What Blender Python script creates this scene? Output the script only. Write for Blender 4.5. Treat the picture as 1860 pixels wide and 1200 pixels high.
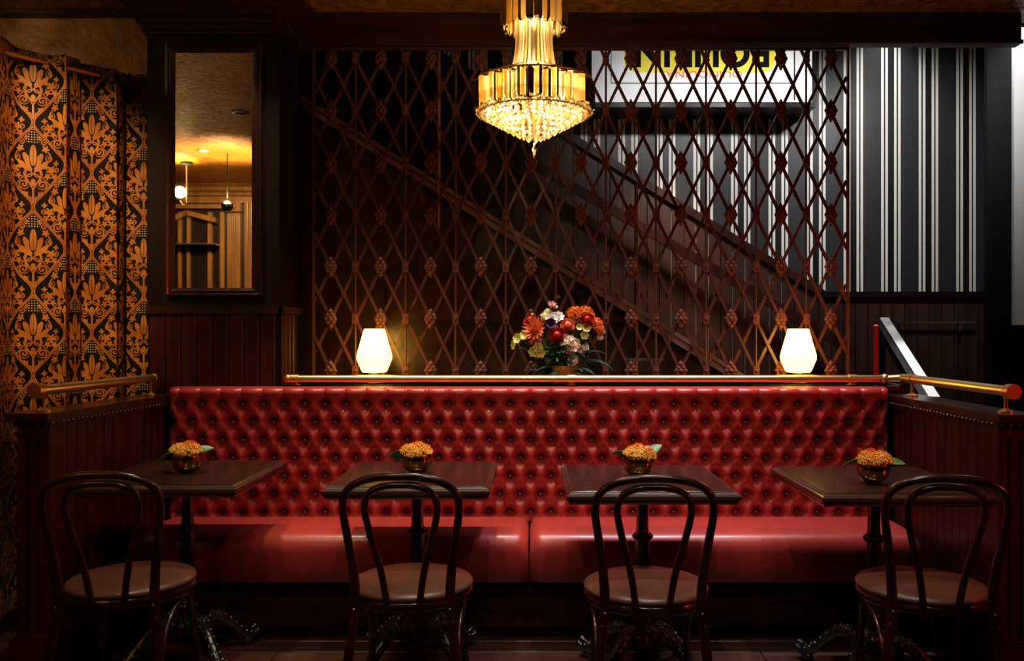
import bpy, math, random
from mathutils import Vector, Matrix
random.seed(7)
for o in list(bpy.data.objects):
    bpy.data.objects.remove(o)
S = bpy.context.scene
COL = S.collection
PI = math.pi
sin, cos = math.sin, math.cos

# ------------------------------------------------------------------ camera
F, PX, PY, CH = 1570.0, 970.0, 603.0, 1.30
cd = bpy.data.cameras.new('camera')
cam = bpy.data.objects.new('camera', cd); COL.objects.link(cam)
cam.location = (0, 0, CH); cam.rotation_euler = (PI/2, 0, 0)
cd.sensor_width = 36.0; cd.lens = 36.0*F/1860.0
cd.shift_x = -(PX-930.0)/1860.0
cd.shift_y = (PY-600.0)/1860.0
cd.clip_start = 0.02
S.camera = cam

# ------------------------------------------------------------------ view + world + lights
S.view_settings.view_transform = 'Standard'
S.view_settings.look = 'None'
S.view_settings.gamma = 1.0
S.view_settings.use_curve_mapping = False
S.view_settings.exposure = 0.12
w = bpy.data.worlds.new('world'); S.world = w; w.use_nodes = True
w.node_tree.nodes['Background'].inputs[0].default_value = (0.35, 0.28, 0.30, 1)
w.node_tree.nodes['Background'].inputs[1].default_value = 0.008

def aim(o, target):
    d = Vector(target)-o.location
    o.rotation_euler = d.to_track_quat('-Z', 'Y').to_euler()
def spot(name, loc, target, energy, color, angle, blend=0.6, size=0.05):
    l = bpy.data.lights.new(name, 'SPOT'); l.energy = energy; l.color = color
    l.spot_size = math.radians(angle); l.spot_blend = blend; l.shadow_soft_size = size
    o = bpy.data.objects.new(name, l); COL.objects.link(o); o.location = loc; aim(o, target); return o
def point(name, loc, energy, color, size=0.03):
    l = bpy.data.lights.new(name, 'POINT'); l.energy = energy; l.color = color; l.shadow_soft_size = size
    o = bpy.data.objects.new(name, l); COL.objects.link(o); o.location = loc; return o

WARM = (1.0, 0.80, 0.58); LILAC = (0.92, 0.84, 1.0)
# recessed ceiling spots washing straight down over the bench
for x, e, c in ((-1.22, 30, WARM), (-0.72, 46, WARM), (-0.18, 44, (1, .84, .70)), (0.36, 44, LILAC), (0.86, 50, LILAC), (1.30, 44, (1, .82, .76))):
    spot('bench_spot', (x, 3.80, 2.86), (x, 3.80, 0.60), e*1.9, c, 54, 0.9, 0.03)
# ceiling spots over the chairs and tables
for x, e, c in ((-1.30, 38, (1, .76, .46)), (-0.40, 54, (1, .86, .66)), (0.50, 52, (1, .90, .84)), (1.25, 32, (1, .74, .62))):
    spot('table_spot', (x, 2.62, 2.86), (x, 3.05, 0.60), e, c, 50, 0.9, 0.03)
# soft front fill further forward, added for highlights on chairs and table bases
for x, e in ((-0.9, 22), (0.0, 26), (0.9, 22)):
    spot('front_fill', (x, 1.15, 2.86), (x*1.1, 3.5, 0.35), e*1.5, (1, .84, .66), 50, 1.0, 0.05)
# warm spot on the curtain
spot('curtain_spot', (-1.55, 2.30, 2.85), (-2.22, 3.86, 1.78), 150, (1, .62, .30), 44, 0.8, 0.03)
spot('gold_wall_spot', (-2.9, 3.5, 2.80), (-2.2, 4.3, 2.65), 4, (1, .60, .26), 90, 1.0, 0.05)
# red glow from a neon further along the bar, to the right
spot('red_neon_light', (3.2, 2.0, 1.60), (0.9, 3.6, 1.05), 50, (1, .04, .03), 75, 0.9, 0.10)
# stair hall downlights (white), on the hall side of the header beam
for x, e in ((0.85, 20), (1.45, 34), (2.3, 36)):
    spot('stair_downlight', (x, 4.56, 3.12), (x+0.15, 5.9, 2.25), e*1.35, (1, .97, .94), 84, 0.8, 0.05)
spot('wall_washer', (2.42, 5.62, 3.52), (2.36, 5.9, 2.5), 22, (1, .98, .96), 80, 1.0, 0.05)
spot('handrail_downlight', (2.15, 4.85, 3.5), (2.02, 4.5, 1.05), 300, (1, .98, 1), 30, 0.6, 0.04)
spot('side_wall_downlight', (3.15, 5.04, 3.5), (3.1, 5.2, 2.6), 110, (1, .98, .97), 80, 0.9, 0.04)
spot('stair_glow', (0.95, 5.15, 2.75), (0.85, 5.9, 1.65), 45, (1, .72, .5), 60, 1.0, 0.05)

# ------------------------------------------------------------------ node helpers
class NT:
    def __init__(self, mat): self.t = mat.node_tree
    def n(self, typ, **kw):
        nd = self.t.nodes.new(typ)
        for k, v in kw.items(): setattr(nd, k, v)
        return nd
    def link(self, a, b): self.t.links.new(a, b)
class E:
    """tiny expression compiler on Math nodes"""
    nt = None
    def __init__(s, sock): s.s = sock
    @staticmethod
    def op(o, *a):
        nd = E.nt.n('ShaderNodeMath', operation=o)
        for i, v in enumerate(a):
            if isinstance(v, E): E.nt.link(v.s, nd.inputs[i])
            else: nd.inputs[i].default_value = v
        return E(nd.outputs[0])
    def __add__(s, o): return E.op('ADD', s, o)
    __radd__ = __add__
    def __sub__(s, o): return E.op('SUBTRACT', s, o)
    def __rsub__(s, o): return E.op('SUBTRACT', o, s)
    def __mul__(s, o): return E.op('MULTIPLY', s, o)
    __rmul__ = __mul__
    def __truediv__(s, o): return E.op('DIVIDE', s, o)
    def __lt__(s, o): return E.op('LESS_THAN', s, o)
    def __gt__(s, o): return E.op('GREATER_THAN', s, o)
def Abs(a): return E.op('ABSOLUTE', a)
def Cos(a): return E.op('COSINE', a)
def Sin(a): return E.op('SINE', a)
def Sqrt(a): return E.op('SQRT', a)
def Max(*a):
    r = a[0]
    for b in a[1:]: r = E.op('MAXIMUM', r, b)
    return r
def Min(a, b): return E.op('MINIMUM', a, b)
def Fract(a): return E.op('FRACT', a)

M = {}
def pmat(name, color, rough=0.4, metal=0.0, spec=0.5, coat=0.0, color2=None, nscale=(8, 8, 8), bump=0.0, bscale=60.0, detail=3.0, emit=None, estr=0.0, rvar=0.0):
    m = bpy.data.materials.new(name); m.use_nodes = True
    nt = NT(m); p = m.node_tree.nodes['Principled BSDF']
    p.inputs['Base Color'].default_value = (*color, 1)
    p.inputs['Roughness'].default_value = rough
    p.inputs['Metallic'].default_value = metal
    p.inputs['Specular IOR Level'].default_value = spec
    p.inputs['Coat Weight'].default_value = coat
    p.inputs['Coat Roughness'].default_value = 0.15
    tc = None
    if color2 is not None or bump or rvar:
        tc = nt.n('ShaderNodeTexCoord'); mp = nt.n('ShaderNodeMapping'); mp.inputs['Scale'].default_value = nscale
        nt.link(tc.outputs['Object'], mp.inputs[0])
    if color2 is not None or rvar:
        no = nt.n('ShaderNodeTexNoise'); no.inputs['Scale'].default_value = 1.0; no.inputs['Detail'].default_value = detail
        nt.link(mp.outputs[0], no.inputs['Vector'])
        if color2 is not None:
            r = nt.n('ShaderNodeValToRGB'); r.color_ramp.elements[0].position = 0.35; r.color_ramp.elements[1].position = 0.68
            r.color_ramp.elements[0].color = (*color, 1); r.color_ramp.elements[1].color = (*color2, 1)
            nt.link(no.outputs[0], r.inputs[0]); nt.link(r.outputs[0], p.inputs['Base Color'])
        if rvar:
            mr = nt.n('ShaderNodeMapRange'); mr.inputs[3].default_value = max(0.02, rough-rvar); mr.inputs[4].default_value = rough+rvar
            nt.link(no.outputs[0], mr.inputs[0]); nt.link(mr.outputs[0], p.inputs['Roughness'])
    if bump:
        nb = nt.n('ShaderNodeTexNoise'); nb.inputs['Scale'].default_value = bscale; nb.inputs['Detail'].default_value = 4.0
        nt.link(tc.outputs['Object'], nb.inputs['Vector'])
        b = nt.n('ShaderNodeBump'); b.inputs['Strength'].default_value = bump; b.inputs['Distance'].default_value = 0.01
        nt.link(nb.outputs[0], b.inputs['Height']); nt.link(b.outputs[0], p.inputs['Normal'])
    if emit is not None:
        p.inputs['Emission Color'].default_value = (*emit, 1); p.inputs['Emission Strength'].default_value = estr
    M[name] = m
    return m

pmat('wood', (.020, .0055, .0045), .30, color2=(.048, .0125, .009), nscale=(22, 22, 1.6), bump=.05, bscale=30, coat=.25)
pmat('wood_h', (.026, .0060, .0048), .42, spec=.3, color2=(.070, .016, .011), nscale=(1.6, 22, 22), bump=.05, bscale=30)
pmat('wood_board', (.030, .0050, .0042), .36, spec=.4, color2=(.070, .010, .008), nscale=(22, 22, 1.3), bump=.05, bscale=30)
pmat('wood_dark', (.007, .0032, .0032), .38, spec=.28, color2=(.013, .005, .0045), nscale=(20, 20, 1.5))
pmat('stair_board', (.030, .010, .008), .40, color2=(.060, .022, .015), nscale=(20, 20, 1.3), bump=.04, bscale=30)
pmat('spandrel', (.026, .009, .005), .30, color2=(.060, .020, .010), nscale=(2.0, 18, 18), bump=.03, bscale=25, coat=.1)
pmat('stringer_edge', (.26, .14, .12), .28, color2=(.36, .21, .19), nscale=(3, 12, 12), coat=.3)  # pale pink highlight along the stringer put into its colour
pmat('floor_wood', (.040, .013, .008), .42, color2=(.085, .030, .018), nscale=(1.6, 20, 20), bump=.06, bscale=25)
pmat('table_wood', (.022, .010, .007), .23, color2=(.042, .018, .011), nscale=(14, 1.4, 14), bump=.01, bscale=80, coat=.1)
pmat('table_edge', (.045, .018, .011), .30, color2=(.075, .032, .020), nscale=(6, 6, 20), coat=.3)
pmat('bentwood', (.028, .0065, .0055), .25, color2=(.050, .011, .008), nscale=(9, 9, 9), coat=.45)
pmat('seat_leather', (.115, .042, .026), .31, color2=(.16, .062, .036), nscale=(7, 7, 7), bump=.08, bscale=140)
pmat('red_leather', (.36, .026, .020), .34, color2=(.43, .036, .027), nscale=(5, 5, 5), bump=.10, bscale=150, coat=.12)
pmat('red_cushion', (.35, .034, .025), .36, color2=(.41, .044, .033), nscale=(3, 3, 3), bump=.06, bscale=160, coat=.12)
pmat('button', (.72, .46, .40), .30, metal=.5, spec=1.0, coat=.8)  # pale colour carries the white glints on the buttons
pmat('iron', (.014, .012, .013), .20, spec=.9, bump=.6, bscale=55, coat=.7)
pmat('brass', (.83, .57, .22), .33, metal=1.0, color2=(.90, .64, .28), nscale=(6, 6, 6))
pmat('copper', (.80, .36, .13), .42, metal=1.0)
pmat('bronze', (.55, .30, .11), .13, metal=1.0)
pmat('steel', (.62, .62, .64), .28, metal=1.0)
pmat('white_strip', (.75, .75, .76), .30)
pmat('lattice', (.082, .026, .015), .36, color2=(.115, .037, .021), nscale=(30, 30, 30))
pmat('rosette', (.105, .024, .013), .45, color2=(.155, .037, .019), nscale=(40, 40, 40), bump=.4, bscale=110)
pmat('gold_wall', (.085, .040, .010), .48, metal=.35, color2=(.40, .20, .045), nscale=(5, 5, 5), bump=.35, bscale=28, detail=6)
pmat('black_paint', (.005, .005, .006), .7, spec=.2)
pmat('grey_paint', (.62, .62, .62), .5, color2=(.66, .66, .66), nscale=(2, 2, 2))
pmat('bar_wood', (.14, .060, .016), .32, color2=(.24, .11, .030), nscale=(18, 18, 1.5), coat=.3)
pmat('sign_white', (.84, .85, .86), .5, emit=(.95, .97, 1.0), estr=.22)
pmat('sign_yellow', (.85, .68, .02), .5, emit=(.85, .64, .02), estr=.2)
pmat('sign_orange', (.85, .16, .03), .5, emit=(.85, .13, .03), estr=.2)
pmat('sign_black', (.006, .006, .007), .8, spec=.1)
pmat('lamp_shade', (.60, .55, .40), .35, emit=(1.0, .52, .072), estr=10.0)
pmat('globe_lamp', (.95, .9, .8), .35, emit=(1.0, .70, .32), estr=36.0)
pmat('bulb', (.95, .9, .8), .35, emit=(1.0, .80, .48), estr=30.0)
pmat('silver_tin', (.55, .48, .45), .3, metal=1.0)
pmat('petal_orange', (.85, .17, .02), .5, color2=(.95, .32, .03), nscale=(50, 50, 50))
pmat('petal_amber', (.95, .44, .04), .5, color2=(1.0, .66, .14), nscale=(60, 60, 60))
pmat('petal_coral', (.80, .16, .07), .5, color2=(.9, .35, .16), nscale=(50, 50, 50))
pmat('petal_red', (.42, .008, .012), .5, color2=(.58, .02, .02), nscale=(40, 40, 40))
pmat('petal_white', (.80, .76, .74), .5, color2=(.85, .82, .74), nscale=(40, 40, 40))
pmat('petal_cream', (.80, .68, .45), .5, color2=(.85, .66, .56), nscale=(14, 14, 14))
pmat('petal_pink', (.80, .45, .45), .5)
pmat('petal_lime', (.62, .68, .16), .5, color2=(.75, .72, .34), nscale=(30, 30, 30))
pmat('petal_purple', (.09, .02, .16), .5)
pmat('leaf', (.045, .16, .025), .42, color2=(.09, .27, .04), nscale=(25, 25, 25))
pmat('leaf_dark', (.014, .045, .022), .45, color2=(.025, .075, .035), nscale=(25, 25, 25))
pmat('fern_teal', (.03, .13, .10), .45, color2=(.06, .22, .15), nscale=(25, 25, 25))
pmat('basket', (.50, .20, .06), .45, color2=(.70, .32, .11), nscale=(60, 60, 60), bump=.6, bscale=90)

# mirror glass
pmat('mirror_glass', (.92, .88, .80), .015, metal=1.0)
# crystals: lit from the bulbs inside through a translucent body
def crystal(name='crystal', tint=(1.0, .88, .60, 1), mixf=.42):
    m = bpy.data.materials.new(name); m.use_nodes = True; nt = NT(m); t = m.node_tree
    for n in list(t.nodes): t.nodes.remove(n)
    out = nt.n('ShaderNodeOutputMaterial')
    tr = nt.n('ShaderNodeBsdfTranslucent'); tr.inputs[0].default_value = tint
    tp = nt.n('ShaderNodeBsdfTransparent'); tp.inputs[0].default_value = (1.0, .93, .74, 1)
    gl = nt.n('ShaderNodeBsdfGlossy'); gl.inputs[0].default_value = (1, .94, .80, 1); gl.inputs['Roughness'].default_value = .05
    a = nt.n('ShaderNodeMixShader'); a.inputs[0].default_value = mixf
    nt.link(tr.outputs[0], a.inputs[1]); nt.link(tp.outputs[0], a.inputs[2])
    b = nt.n('ShaderNodeMixShader'); fr = nt.n('ShaderNodeFresnel'); fr.inputs[0].default_value = 1.75
    nt.link(fr.outputs[0], b.inputs[0]); nt.link(a.outputs[0], b.inputs[1]); nt.link(gl.outputs[0], b.inputs[2])
    nt.link(b.outputs[0], out.inputs[0]); M[name] = m
crystal(); crystal('crystal_gold', (.95, .62, .16, 1), .5); crystal('crystal_clear', (.9, .85, .75, 1), .72)

def damask():
    m = bpy.data.materials.new('damask'); m.use_nodes = True; nt = NT(m); E.nt = nt
    p = m.node_tree.nodes['Principled BSDF']
    uv = nt.n('ShaderNodeUVMap'); uv.uv_map = 'UVMap'
    sx = nt.n('ShaderNodeSeparateXYZ'); nt.link(uv.outputs[0], sx.inputs[0])
    x, y = E(sx.outputs[0]), E(sx.outputs[1])
    W, H = .28, .37
    def wrap(v, P): return (Fract(v/P + .5)-.5)*P
    aA, yA = Abs(wrap(x, W)), wrap(y, H)
    aB, yB = Abs(wrap(x+W/2, W)), wrap(y+H/2, H)
    og = W/4 + (W/4)*.92*Cos(yA*(2*PI/H)) + .006*Cos(yA*(6*PI/H))
    inA = aA < og
    a = aB + (aA-aB)*inA
    yy = yB + (yA-yB)*inA
    d_og = Abs(aA-og)
    def ell(cx, cy, rx, ry, rot=0.0):
        dx, dy = a-cx, yy-cy
        c, s = cos(rot), sin(rot)
        u, v = dx*(c/rx)+dy*(s/rx), dy*(c/ry)-dx*(s/ry)
        return u*u+v*v
    def blob(*k): return ell(*k) < 1.0
    def ring(cx, cy, rx, ry, wd, rot=0.0):
        return Abs(Sqrt(ell(cx, cy, rx, ry, rot))-1.0) < wd
    petals = [(0, .040, .0135, .048, 0), (.022, .018, .0125, .036, -.42), (.038, -.004, .011, .030, -.85),
              (.014, -.010, .009, .022, -.25)]
    veins = None
    g = None
    for q in petals:
        s_ = blob(*q); g = s_ if g is None else Max(g, s_)
    edge = None
    for q in petals:
        s_ = ring(*q, .10) if q[4] != 0 else ring(q[0], q[1], q[2]*1.12, q[3]*1.08, .09)
        edge = s_ if edge is None else Max(edge, s_)
    cut = Max(edge, Abs(a) < .0012)
    g = g*(1.0-cut)
    # scrolls
    def spiral(cx, cy, R, turns, ph):
        dx, dy = a-cx, yy-cy
        r = Sqrt(dx*dx+dy*dy); th = E.op('ARCTAN2', dy, dx)
        f = Fract(r*(turns/R) + th/(2*PI)+ph)
        return (Abs(f-.5) < .26)*(r < R)
    g = Max(g, spiral(.036, -.088, .022, 1.6, .2), spiral(.066, .030, .017, 1.5, .6), spiral(.030, .118, .013, 1.4, .1))
    # leaf blobs with lobed edge
    def lobed(cx, cy, R, k, rot):
        dx, dy = a-cx, yy-cy
        r = Sqrt(dx*dx+dy*dy); th = E.op('ARCTAN2', dy, dx)
        return r < (R + (R*.32)*Cos(th*k+rot))
    g = Max(g, lobed(.074, -.022, .0165, 5, 1.0), lobed(.058, -.050, .012, 5, 2.0), lobed(.030, -.130, .011, 5, .4), lobed(.095, .008, .010, 4, 0.3), lobed(.050, .070, .013, 5, 0.9), lobed(.052, -.010, .009, 5, .2), lobed(.088, -.050, .012, 5, 1.6), lobed(.012, .160, .010, 5, .5), spiral(.096, -.020, .013, 1.4, .4), spiral(.045, .098, .014, 1.5, .8), spiral(.012, -.150, .012, 1.3, .5))
    # urn / heart under the palmette
    vv = Abs(a - (yy+.108)*.55) < .0035
    g = Max(g, vv*(yy > -.112)*(yy < -.045), ring(0, -.062, .030, .022, .11), ring(.020, -.040, .016, .014, .18),
            (a < .004)*(yy < -.10)*(yy > -.17), blob(0, -.078, .010, .016, 0))
    # stems
    g = Max(g, (Abs(a-.050-.022*Sin(yy*46.0)) < .0030)*(yy > -.11)*(yy < .06))
    # ogee band (double line)
    g = Max(g, (d_og < .0075)*(d_og > .0012))
    # dots above the palmette
    px_, py_ = wrap(a+.0055, .011), wrap(yy, .011)
    dots = ((px_*px_+py_*py_) < .0030**2)*(yy > .095)*(a < .034-Abs(yy-.112)*.6)*(yy < .15)
    dots = dots*(1.0-(blob(0, .040, .0165, .056, 0)))
    no = nt.n('ShaderNodeTexNoise'); no.inputs['Scale'].default_value = 9.0; nt.link(uv.outputs[0], no.inputs['Vector'])
    cr = nt.n('ShaderNodeValToRGB'); cr.color_ramp.elements[0].color = (.42, .135, .022, 1); cr.color_ramp.elements[1].color = (.60, .25, .045, 1)
    cr.color_ramp.elements[0].position = .35; cr.color_ramp.elements[1].position = .65
    nt.link(no.outputs[0], cr.inputs[0])
    mx = nt.n('ShaderNodeMix', data_type='RGBA'); mx.inputs[6].default_value = (.006, .0030, .0025, 1)
    nt.link(g.s, mx.inputs[0]); nt.link(cr.outputs[0], mx.inputs[7])
    m2 = nt.n('ShaderNodeMix', data_type='RGBA'); m2.inputs[7].default_value = (.62, .45, .26, 1)
    nt.link(dots.s, m2.inputs[0]); nt.link(mx.outputs[2], m2.inputs[6])
    nt.link(m2.outputs[2], p.inputs['Base Color'])
    rr = (1.0-g)*.30+.42
    nt.link(rr.s, p.inputs['Roughness'])
    p.inputs['Specular IOR Level'].default_value = .22
    M['damask'] = m
damask()

def stripes():
    m = bpy.data.materials.new('striped_wallpaper'); m.use_nodes = True; nt = NT(m); E.nt = nt
    p = m.node_tree.nodes['Principled BSDF']
    tc = nt.n('ShaderNodeTexCoord'); sx = nt.n('ShaderNodeSeparateXYZ'); nt.link(tc.outputs['Object'], sx.inputs[0])
    D = 5.9; P = 68.2/F*D; off = (1600.5-PX)/F*D
    f = Fract((E(sx.outputs[0])-off)/P)
    def band(a, b): return (f > a)*(f < b)
    white = Max(band(0, .072), band(.110, .180), band(.345, .412), band(.450, .520))
    grey = f > .528
    mx = nt.n('ShaderNodeMix', data_type='RGBA'); mx.inputs[6].default_value = (.003, .003, .0035, 1); mx.inputs[7].default_value = (.022, .022, .025, 1)
    nt.link(grey.s, mx.inputs[0])
    m2 = nt.n('ShaderNodeMix', data_type='RGBA'); m2.inputs[7].default_value = (.78, .76, .72, 1)
    nt.link(white.s, m2.inputs[0]); nt.link(mx.outputs[2], m2.inputs[6]); nt.link(m2.outputs[2], p.inputs['Base Color'])
    p.inputs['Roughness'].default_value = .42
    no = nt.n('ShaderNodeTexNoise'); no.inputs['Scale'].default_value = 160; nt.link(tc.outputs['Object'], no.inputs['Vector'])
    b = nt.n('ShaderNodeBump'); b.inputs['Strength'].default_value = .08; nt.link(no.outputs[0], b.inputs['Height']); nt.link(b.outputs[0], p.inputs['Normal'])
    M['stripes'] = m
stripes()

def gold_ceiling():
    m = bpy.data.materials.new('gold_ceiling'); m.use_nodes = True; nt = NT(m)
    p = m.node_tree.nodes['Principled BSDF']
    tc = nt.n('ShaderNodeTexCoord')
    no = nt.n('ShaderNodeTexNoise'); no.inputs['Scale'].default_value = 13; no.inputs['Detail'].default_value = 5; no.inputs['Distortion'].default_value = 1.6
    nt.link(tc.outputs['Object'], no.inputs['Vector'])
    wv = nt.n('ShaderNodeTexVoronoi'); wv.feature = 'DISTANCE_TO_EDGE'; wv.inputs['Scale'].default_value = 20
    mp = nt.n('ShaderNodeMix', data_type='RGBA'); mp.inputs[0].default_value = .12
    nt.link(tc.outputs['Object'], mp.inputs[6]); nt.link(no.outputs['Color'], mp.inputs[7]); nt.link(mp.outputs[2], wv.inputs['Vector'])
    r = nt.n('ShaderNodeValToRGB'); r.color_ramp.elements[0].color = (.20, .070, .007, 1); r.color_ramp.elements[1].color = (.66, .29, .036, 1)
    r.color_ramp.elements[0].position = .3; r.color_ramp.elements[1].position = .7
    nt.link(no.outputs[0], r.inputs[0]); nt.link(r.outputs[0], p.inputs['Base Color'])
    p.inputs['Metallic'].default_value = .40; p.inputs['Roughness'].default_value = .40
    b = nt.n('ShaderNodeBump'); b.inputs['Strength'].default_value = .9; b.inputs['Distance'].default_value = .014
    nt.link(wv.outputs[0], b.inputs['Height']); nt.link(b.outputs[0], p.inputs['Normal'])
    M['gold_ceiling'] = m
gold_ceiling()

# ------------------------------------------------------------------ mesh helpers
class MB:
    def __init__(s): s.v = []; s.f = []
    def add(s, vs, fs):
        n = len(s.v); s.v += [tuple(q) for q in vs]; s.f += [tuple(i+n for i in f) for f in fs]; return s
    def box(s, x0, x1, y0, y1, z0, z1):
        return s.add([(x0,y0,z0),(x1,y0,z0),(x1,y1,z0),(x0,y1,z0),(x0,y0,z1),(x1,y0,z1),(x1,y1,z1),(x0,y1,z1)],
                     [(0,3,2,1),(4,5,6,7),(0,1,5,4),(1,2,6,5),(2,3,7,6),(3,0,4,7)])
    def cbox(s, x0, x1, y0, y1, z0, z1, c=.004):
        """box with chamfered edges"""
        X=(x0,x0+c,x1-c,x1); Y=(y0,y0+c,y1-c,y1); Z=(z0,z0+c,z1-c,z1)
        vs=[]; idx={}
        def V(a,b,d):
            if (a,b,d) not in idx: idx[(a,b,d)]=len(vs); vs.append((X[a],Y[b],Z[d]))
            return idx[(a,b,d)]
        fs=[]
        fs.append([V(0,1,1),V(0,1,2),V(0,2,2),V(0,2,1)]); fs.append([V(3,1,1),V(3,2,1),V(3,2,2),V(3,1,2)])
        fs.append([V(1,0,1),V(2,0,1),V(2,0,2),V(1,0,2)]); fs.append([V(1,3,1),V(1,3,2),V(2,3,2),V(2,3,1)])
        fs.append([V(1,1,0),V(1,2,0),V(2,2,0),V(2,1,0)]); fs.append([V(1,1,3),V(2,1,3),V(2,2,3),V(1,2,3)])
        for (a,i) in ((0,1),(3,2)):
            for (b,j) in ((0,1),(3,2)):
                fs.append([V(a,j,1),V(i,b,1),V(i,b,2),V(a,j,2)])
            for (d,k) in ((0,1),(3,2)):
                fs.append([V(a,1,k),V(i,1,d),V(i,2,d),V(a,2,k)])
        for (b,j) in ((0,1),(3,2)):
            for (d,k) in ((0,1),(3,2)):
                fs.append([V(1,b,k),V(1,j,d),V(2,j,d),V(2,b,k)])
        for (a,i) in ((0,1),(3,2)):
            for (b,j) in ((0,1),(3,2)):
                for (d,k) in ((0,1),(3,2)):
                    fs.append([V(a,j,k),V(i,b,k),V(i,j,d)])
        return s.add(vs, fs)
    def prism(s, poly, axis_pts):
        """poly: list of 3D points (one cap), axis_pts: offset vector for the other cap"""
        n=len(poly); o=Vector(axis_pts)
        vs=list(poly)+[tuple(Vector(p)+o) for p in poly]
        fs=[tuple(range(n-1,-1,-1)), tuple(range(n,2*n))]+[(i,(i+1)%n,n+(i+1)%n,n+i) for i in range(n)]
        return s.add(vs, fs)
    def bar(s, a, b, w, h, up=(0,0,1)):
        a,b=Vector(a),Vector(b); d=(b-a).normalized(); u=Vector(up); sd=d.cross(u).normalized(); u=sd.cross(d).normalized()
        q=[a+sd*w/2+u*h/2,a-sd*w/2+u*h/2,a-sd*w/2-u*h/2,a+sd*w/2-u*h/2]
        return s.prism(q, b-a)
    def tube(s, pts, r, n=10, closed=False, cap=True, flat=1.0):
        P=[Vector(p) for p in pts]; N=len(P)
        R=r if isinstance(r,(list,tuple)) else [r]*N
        ref=Vector((0,0,1)); vs=[]; fs=[]; prev=None
        for i in range(N):
            if closed: t=P[(i+1)%N]-P[(i-1)%N]
            else: t=P[min(i+1,N-1)]-P[max(i-1,0)]
            t.normalize()
            if prev is None:
                ref=Vector((0,0,1)) if abs(t.z)<.9 else Vector((1,0,0))
                nrm=(ref-t*ref.dot(t)).normalized()
            else:
                nrm=prev-t*prev.dot(t)
                nrm=nrm.normalized() if nrm.length>1e-6 else Vector((1,0,0))
            prev=nrm; bn=t.cross(nrm)
            for k in range(n):
                a=2*PI*k/n; vs.append(P[i]+nrm*cos(a)*R[i]+bn*sin(a)*R[i]*flat)
        for i in range(N if closed else N-1):
            j=(i+1)%N
            for k in range(n):
                l=(k+1)%n; fs.append((i*n+k,i*n+l,j*n+l,j*n+k))
        if cap and not closed:
            fs.append(tuple(range(n-1,-1,-1))); fs.append(tuple((N-1)*n+k for k in range(n)))
        return s.add(vs, fs)
    def lathe(s, prof, n=24, c=(0,0,0), flute=0.0, nf=8):
        vs=[]; fs=[]; m=len(prof)
        for (r,z) in prof:
            for k in range(n):
                a=2*PI*k/n; rr=r*(1+flute*cos(nf*a))
                vs.append((c[0]+rr*cos(a),c[1]+rr*sin(a),c[2]+z))
        for i in range(m-1):
            for k in range(n):
                l=(k+1)%n; fs.append((i*n+k,i*n+l,(i+1)*n+l,(i+1)*n+k))
        if prof[0][0]>1e-6: fs.append(tuple(range(n-1,-1,-1)))
        if prof[-1][0]>1e-6: fs.append(tuple((m-1)*n+k for k in range(n)))
        return s.add(vs, fs)
    def sphere(s, c, r, nu=12, nv=8, sc=(1,1,1)):
        prof=[(max(1e-7,r*sin(PI*i/nv)),-r*cos(PI*i/nv)) for i in range(nv+1)]
        t=MB().lathe(prof,nu)
        return s.add([(c[0]+x*sc[0],c[1]+y*sc[1],c[2]+z*sc[2]) for x,y,z in t.v], t.f)
    def rect_loft(s, x0, x1, y0, y1, prof):
        """square rings: prof = [(outset, z)...]"""
        vs=[]; fs=[]
        for (o,z) in prof: vs += [(x0-o,y0-o,z),(x1+o,y0-o,z),(x1+o,y1+o,z),(x0-o,y1+o,z)]
        m=len(prof)
        for i in range(m-1):
            for k in range(4):
                l=(k+1)%4; fs.append((i*4+k,i*4+l,(i+1)*4+l,(i+1)*4+k))
        fs.append((3,2,1,0)); fs.append(tuple((m-1)*4+k for k in range(4)))
        return s.add(vs, fs)
    def merge(s, o, mat=None):
        return s.add([tuple(mat@Vector(q)) for q in o.v] if mat else o.v, o.f)
    def mesh(s, name, mat, smooth=None):
        me=bpy.data.meshes.new(name); me.from_pydata([tuple(q) for q in s.v],[],s.f); me.validate(); me.update()
        if mat: me.materials.append(M[mat] if isinstance(mat,str) else mat)
        if smooth is not None:
            me.shade_smooth()
            me.set_sharp_from_angle(angle=math.radians(smooth))
        return me
    def build(s, name, mat, parent=None, smooth=None, loc=(0,0,0)):
        return inst(name, s.mesh(name, mat, smooth), parent, loc)

def inst(name, me, parent=None, loc=(0,0,0), rot=None, scale=None):
    o=bpy.data.objects.new(name, me); COL.objects.link(o); o.location=loc
    if rot is not None: o.rotation_euler=rot
    if scale is not None: o.scale=scale
    if parent: o.parent=parent
    return o
def tag(o, label=None, cat=None, group=None, kind=None):
    if label: o['label']=label
    if cat: o['category']=cat
    if group: o['group']=group
    if kind: o['kind']=kind
    return o
def thing(name, label, cat, loc=(0,0,0), rz=0, group=None):
    o=bpy.data.objects.new(name,None); COL.objects.link(o); o.location=loc; o.rotation_euler=(0,0,rz)
    o.empty_display_size=.1
    return tag(o,label,cat,group)
def structure(o): o['kind']='structure'; return o
def copy_tree(o, parent=None):
    c=o.copy(); COL.objects.link(c); c.parent=parent
    for ch in list(o.children): copy_tree(ch,c)
    return c
def P3(u,v,D): return Vector(((u-PX)/F*D, D, CH-(v-PY)/F*D))
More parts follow.
